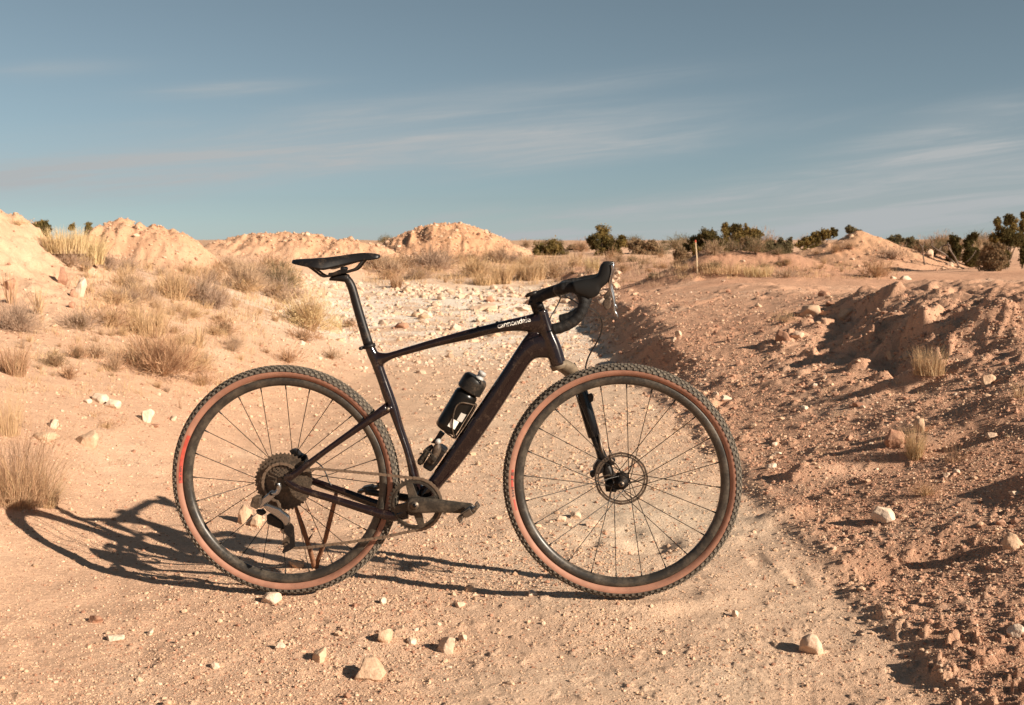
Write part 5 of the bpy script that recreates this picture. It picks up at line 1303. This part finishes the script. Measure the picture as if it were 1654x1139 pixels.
juniper(1038, 36, [(1030, 398, 15, 8), (1050, 397, 14, 7), (1032, 390, 6, 5), (1056, 393, 5, 4), (1012, 396, 5, 6)], 4, 'reddish bare-twigged bush on the skyline right of the tallest juniper', 'redbush', name='skyline_bush', cat='bush', n=1400)
juniper(1145, 25, [(1143, 384, 16, 12), (1128, 392, 15, 13), (1158, 396, 16, 12), (1140, 402, 26, 10), (1110, 398, 9, 7), (1168, 402, 12, 8)], 6, 'wide dome-shaped juniper just behind the thin stake', n=3600)
juniper(1098, 23, [(1098, 410, 10, 10), (1108, 416, 9, 7), (1092, 416, 7, 6)], 4, 'small dark scrub at the left foot of the dome-shaped juniper', 'redbush', name='scrub', cat='bush', n=900)
juniper(1198, 36, [(1174, 372, 8, 9), (1188, 370, 8, 8), (1206, 374, 10, 9), (1219, 379, 11, 9), (1192, 383, 10, 8), (1172, 385, 5, 6), (1206, 385, 9, 6)], 5, 'twin-headed juniper standing up on the skyline right of the dome-shaped one', n=2600, skirt=False)
juniper(1212, 33, [(1212, 391, 18, 6)], 3, 'low mauve bush under the twin-headed juniper', 'redbush', name='skyline_bush', cat='bush', n=500)
juniper(1258, 28, [(1245, 397, 9, 8), (1258, 398, 10, 9), (1272, 396, 9, 8), (1262, 388, 5, 6), (1276, 388, 3, 7)], 4, 'low spiky green shrub between the twin-headed juniper and the right spoil heap', 'greybush', name='green_shrub', cat='shrub', n=1500)
juniper(1320, 32, [(1305, 390, 10, 7), (1318, 384, 9, 8), (1332, 379, 10, 7), (1346, 376, 9, 6), (1292, 395, 8, 5)], 4, 'dark junipers running up behind the left flank of the right spoil heap', n=2000)
juniper(1376, 34, [(1370, 370, 8, 5), (1383, 374, 8, 4)], 3, 'small dark bush peeping over the top of the right spoil heap', 'greybush', name='green_shrub', cat='shrub', n=500)
juniper(1445, 30, [(1442, 392, 12, 10), (1452, 386, 9, 6), (1436, 396, 9, 8)], 4, 'round olive shrub right of the right spoil heap', 'greybush', name='green_shrub', cat='shrub', n=1200)
juniper(1472, 32, [(1468, 392, 12, 7), (1480, 394, 9, 6)], 4, 'flat olive shrub right of the round olive shrub', 'greybush', name='green_shrub', cat='shrub', n=900)
juniper(1540, 22, [(1540, 388, 9, 7), (1539, 397, 8, 8), (1545, 402, 8, 6)], 4, 'small round-headed dark juniper behind the dead branches', 'juniperdark', n=1100)
juniper(1568, 22, [(1574, 382, 9, 6), (1566, 388, 9, 7), (1561, 396, 6, 7)], 4, 'small juniper with its head leaning right, behind the dead branches', 'juniperdark', n=1100)
juniper(1622, 20, [(1610, 362, 7, 12), (1626, 356, 8, 10), (1637, 366, 7, 12), (1618, 378, 10, 10), (1632, 384, 12, 12), (1608, 386, 9, 10), (1616, 394, 10, 8), (1645, 392, 8, 9)], 6, 'tallest open-crowned juniper near the right edge of the skyline', n=3200)
juniper(1652, 21, [(1650, 350, 5, 10), (1652, 364, 6, 10), (1648, 378, 6, 8), (1652, 392, 9, 9)], 2, 'narrow juniper cut by the right edge of the picture', n=900)
juniper(1600, 19, [(1596, 398, 16, 7), (1610, 402, 14, 7)], 3, 'tan brush at the foot of the tallest right-hand juniper', 'redbush', name='skyline_bush', cat='bush', n=700)
juniper(66, 19, [(62, 366, 10, 9), (75, 368, 8, 8), (70, 376, 12, 8)], 5, 'dark juniper top on the left skyline behind the golden grass', n=1300)
juniper(146, 21, [(145, 370, 6, 8), (152, 378, 8, 7), (118, 368, 5, 6), (164, 378, 5, 5)], 4, 'small dark junipers behind the golden grass, by the first spoil heap', n=1200)
juniper(172, 24, [(173, 382, 5, 5), (178, 385, 4, 4)], 3, 'tiny dark shrub in the notch left of the first spoil heap', 'juniperdark', name='green_shrub', cat='shrub', n=300)
# ---- dead branches on the right crest
def deadwood():
    x, y, z = gp(1510, 432); y0 = y; k = y/F; mb = MB(); g = np.array((x, y, z))
    def q(px, row, dd=0.0): return np.array(((px-CX)*k-g[0]+.0, dd, CAMH-(row-HOR)*k-g[2]))
    for pts, r in ((((1545, 430), (1538, 416), (1530, 402), (1527, 392)), 2.6), (((1540, 425), (1522, 410), (1508, 403), (1503, 396), (1500, 388)), 2.4), (((1512, 405), (1520, 398), (1528, 394)), 1.5),
                   (((1535, 412), (1534, 402), (1528, 396), (1520, 398)), 1.8), (((1493, 428), (1490, 412), (1487, 400), (1482, 394)), 2.0), (((1490, 412), (1496, 404), (1500, 402)), 1.3), (((1503, 396), (1506, 389), (1510, 387)), 1.0),
                   (((1487, 400), (1492, 392), (1493, 386)), 1.0), (((1558, 424), (1566, 414), (1572, 404)), 1.4), (((1595, 424), (1588, 412), (1578, 406)), 1.2), (((1500, 388), (1496, 384)), 1.0)):
        sweep(mb, [q(a, b, random.uniform(-.06, .06)) for a, b in pts], [r*.62*k*(1-.6*i/len(pts)) for i in range(len(pts))], 7, k=4 if len(pts) > 2 else 0)
    o = mb.build('dead_branches', M['deadwood'], None, True); o.location = g
    tag(o, 'tangle of grey dead branches on the crest of the right bank', 'branches')
deadwood()
bush(1560, 424, 70, 22, 'dark brush under the dead branches on the right crest', ('redbush', 'redbush'), n=700, lump=.4)
grass(1590, 422, 42, 'pale dry stalks right of the dead branches', ('straw', 'rust'), n=150, spread=.5, droop=.2, basepx=26, wpx=.9)
# ---- thin stake
x, y, z = gp(1127, 443); k = y/F; mb = MB()
tp = np.array((-4.5*k, 0, 55*k)); sweep(mb, [np.array((0, 0, -.15)), tp*.5+np.array((.3*k, 0, 0)), tp*.93], [1.25*k, 1.15*k, 1.05*k], 6); 
stk = mb.build('stake', M['stake'], None, False); stk.location = (x, y, z)
mb = MB(); sweep(mb, [tp*.93, tp], [1.15*k, 1.05*k], 6); mb.build('painted_tip', M['stakered'], stk, False)
tag(stk, 'thin pale wooden stake with a red tip standing on the bank crest', 'stake')
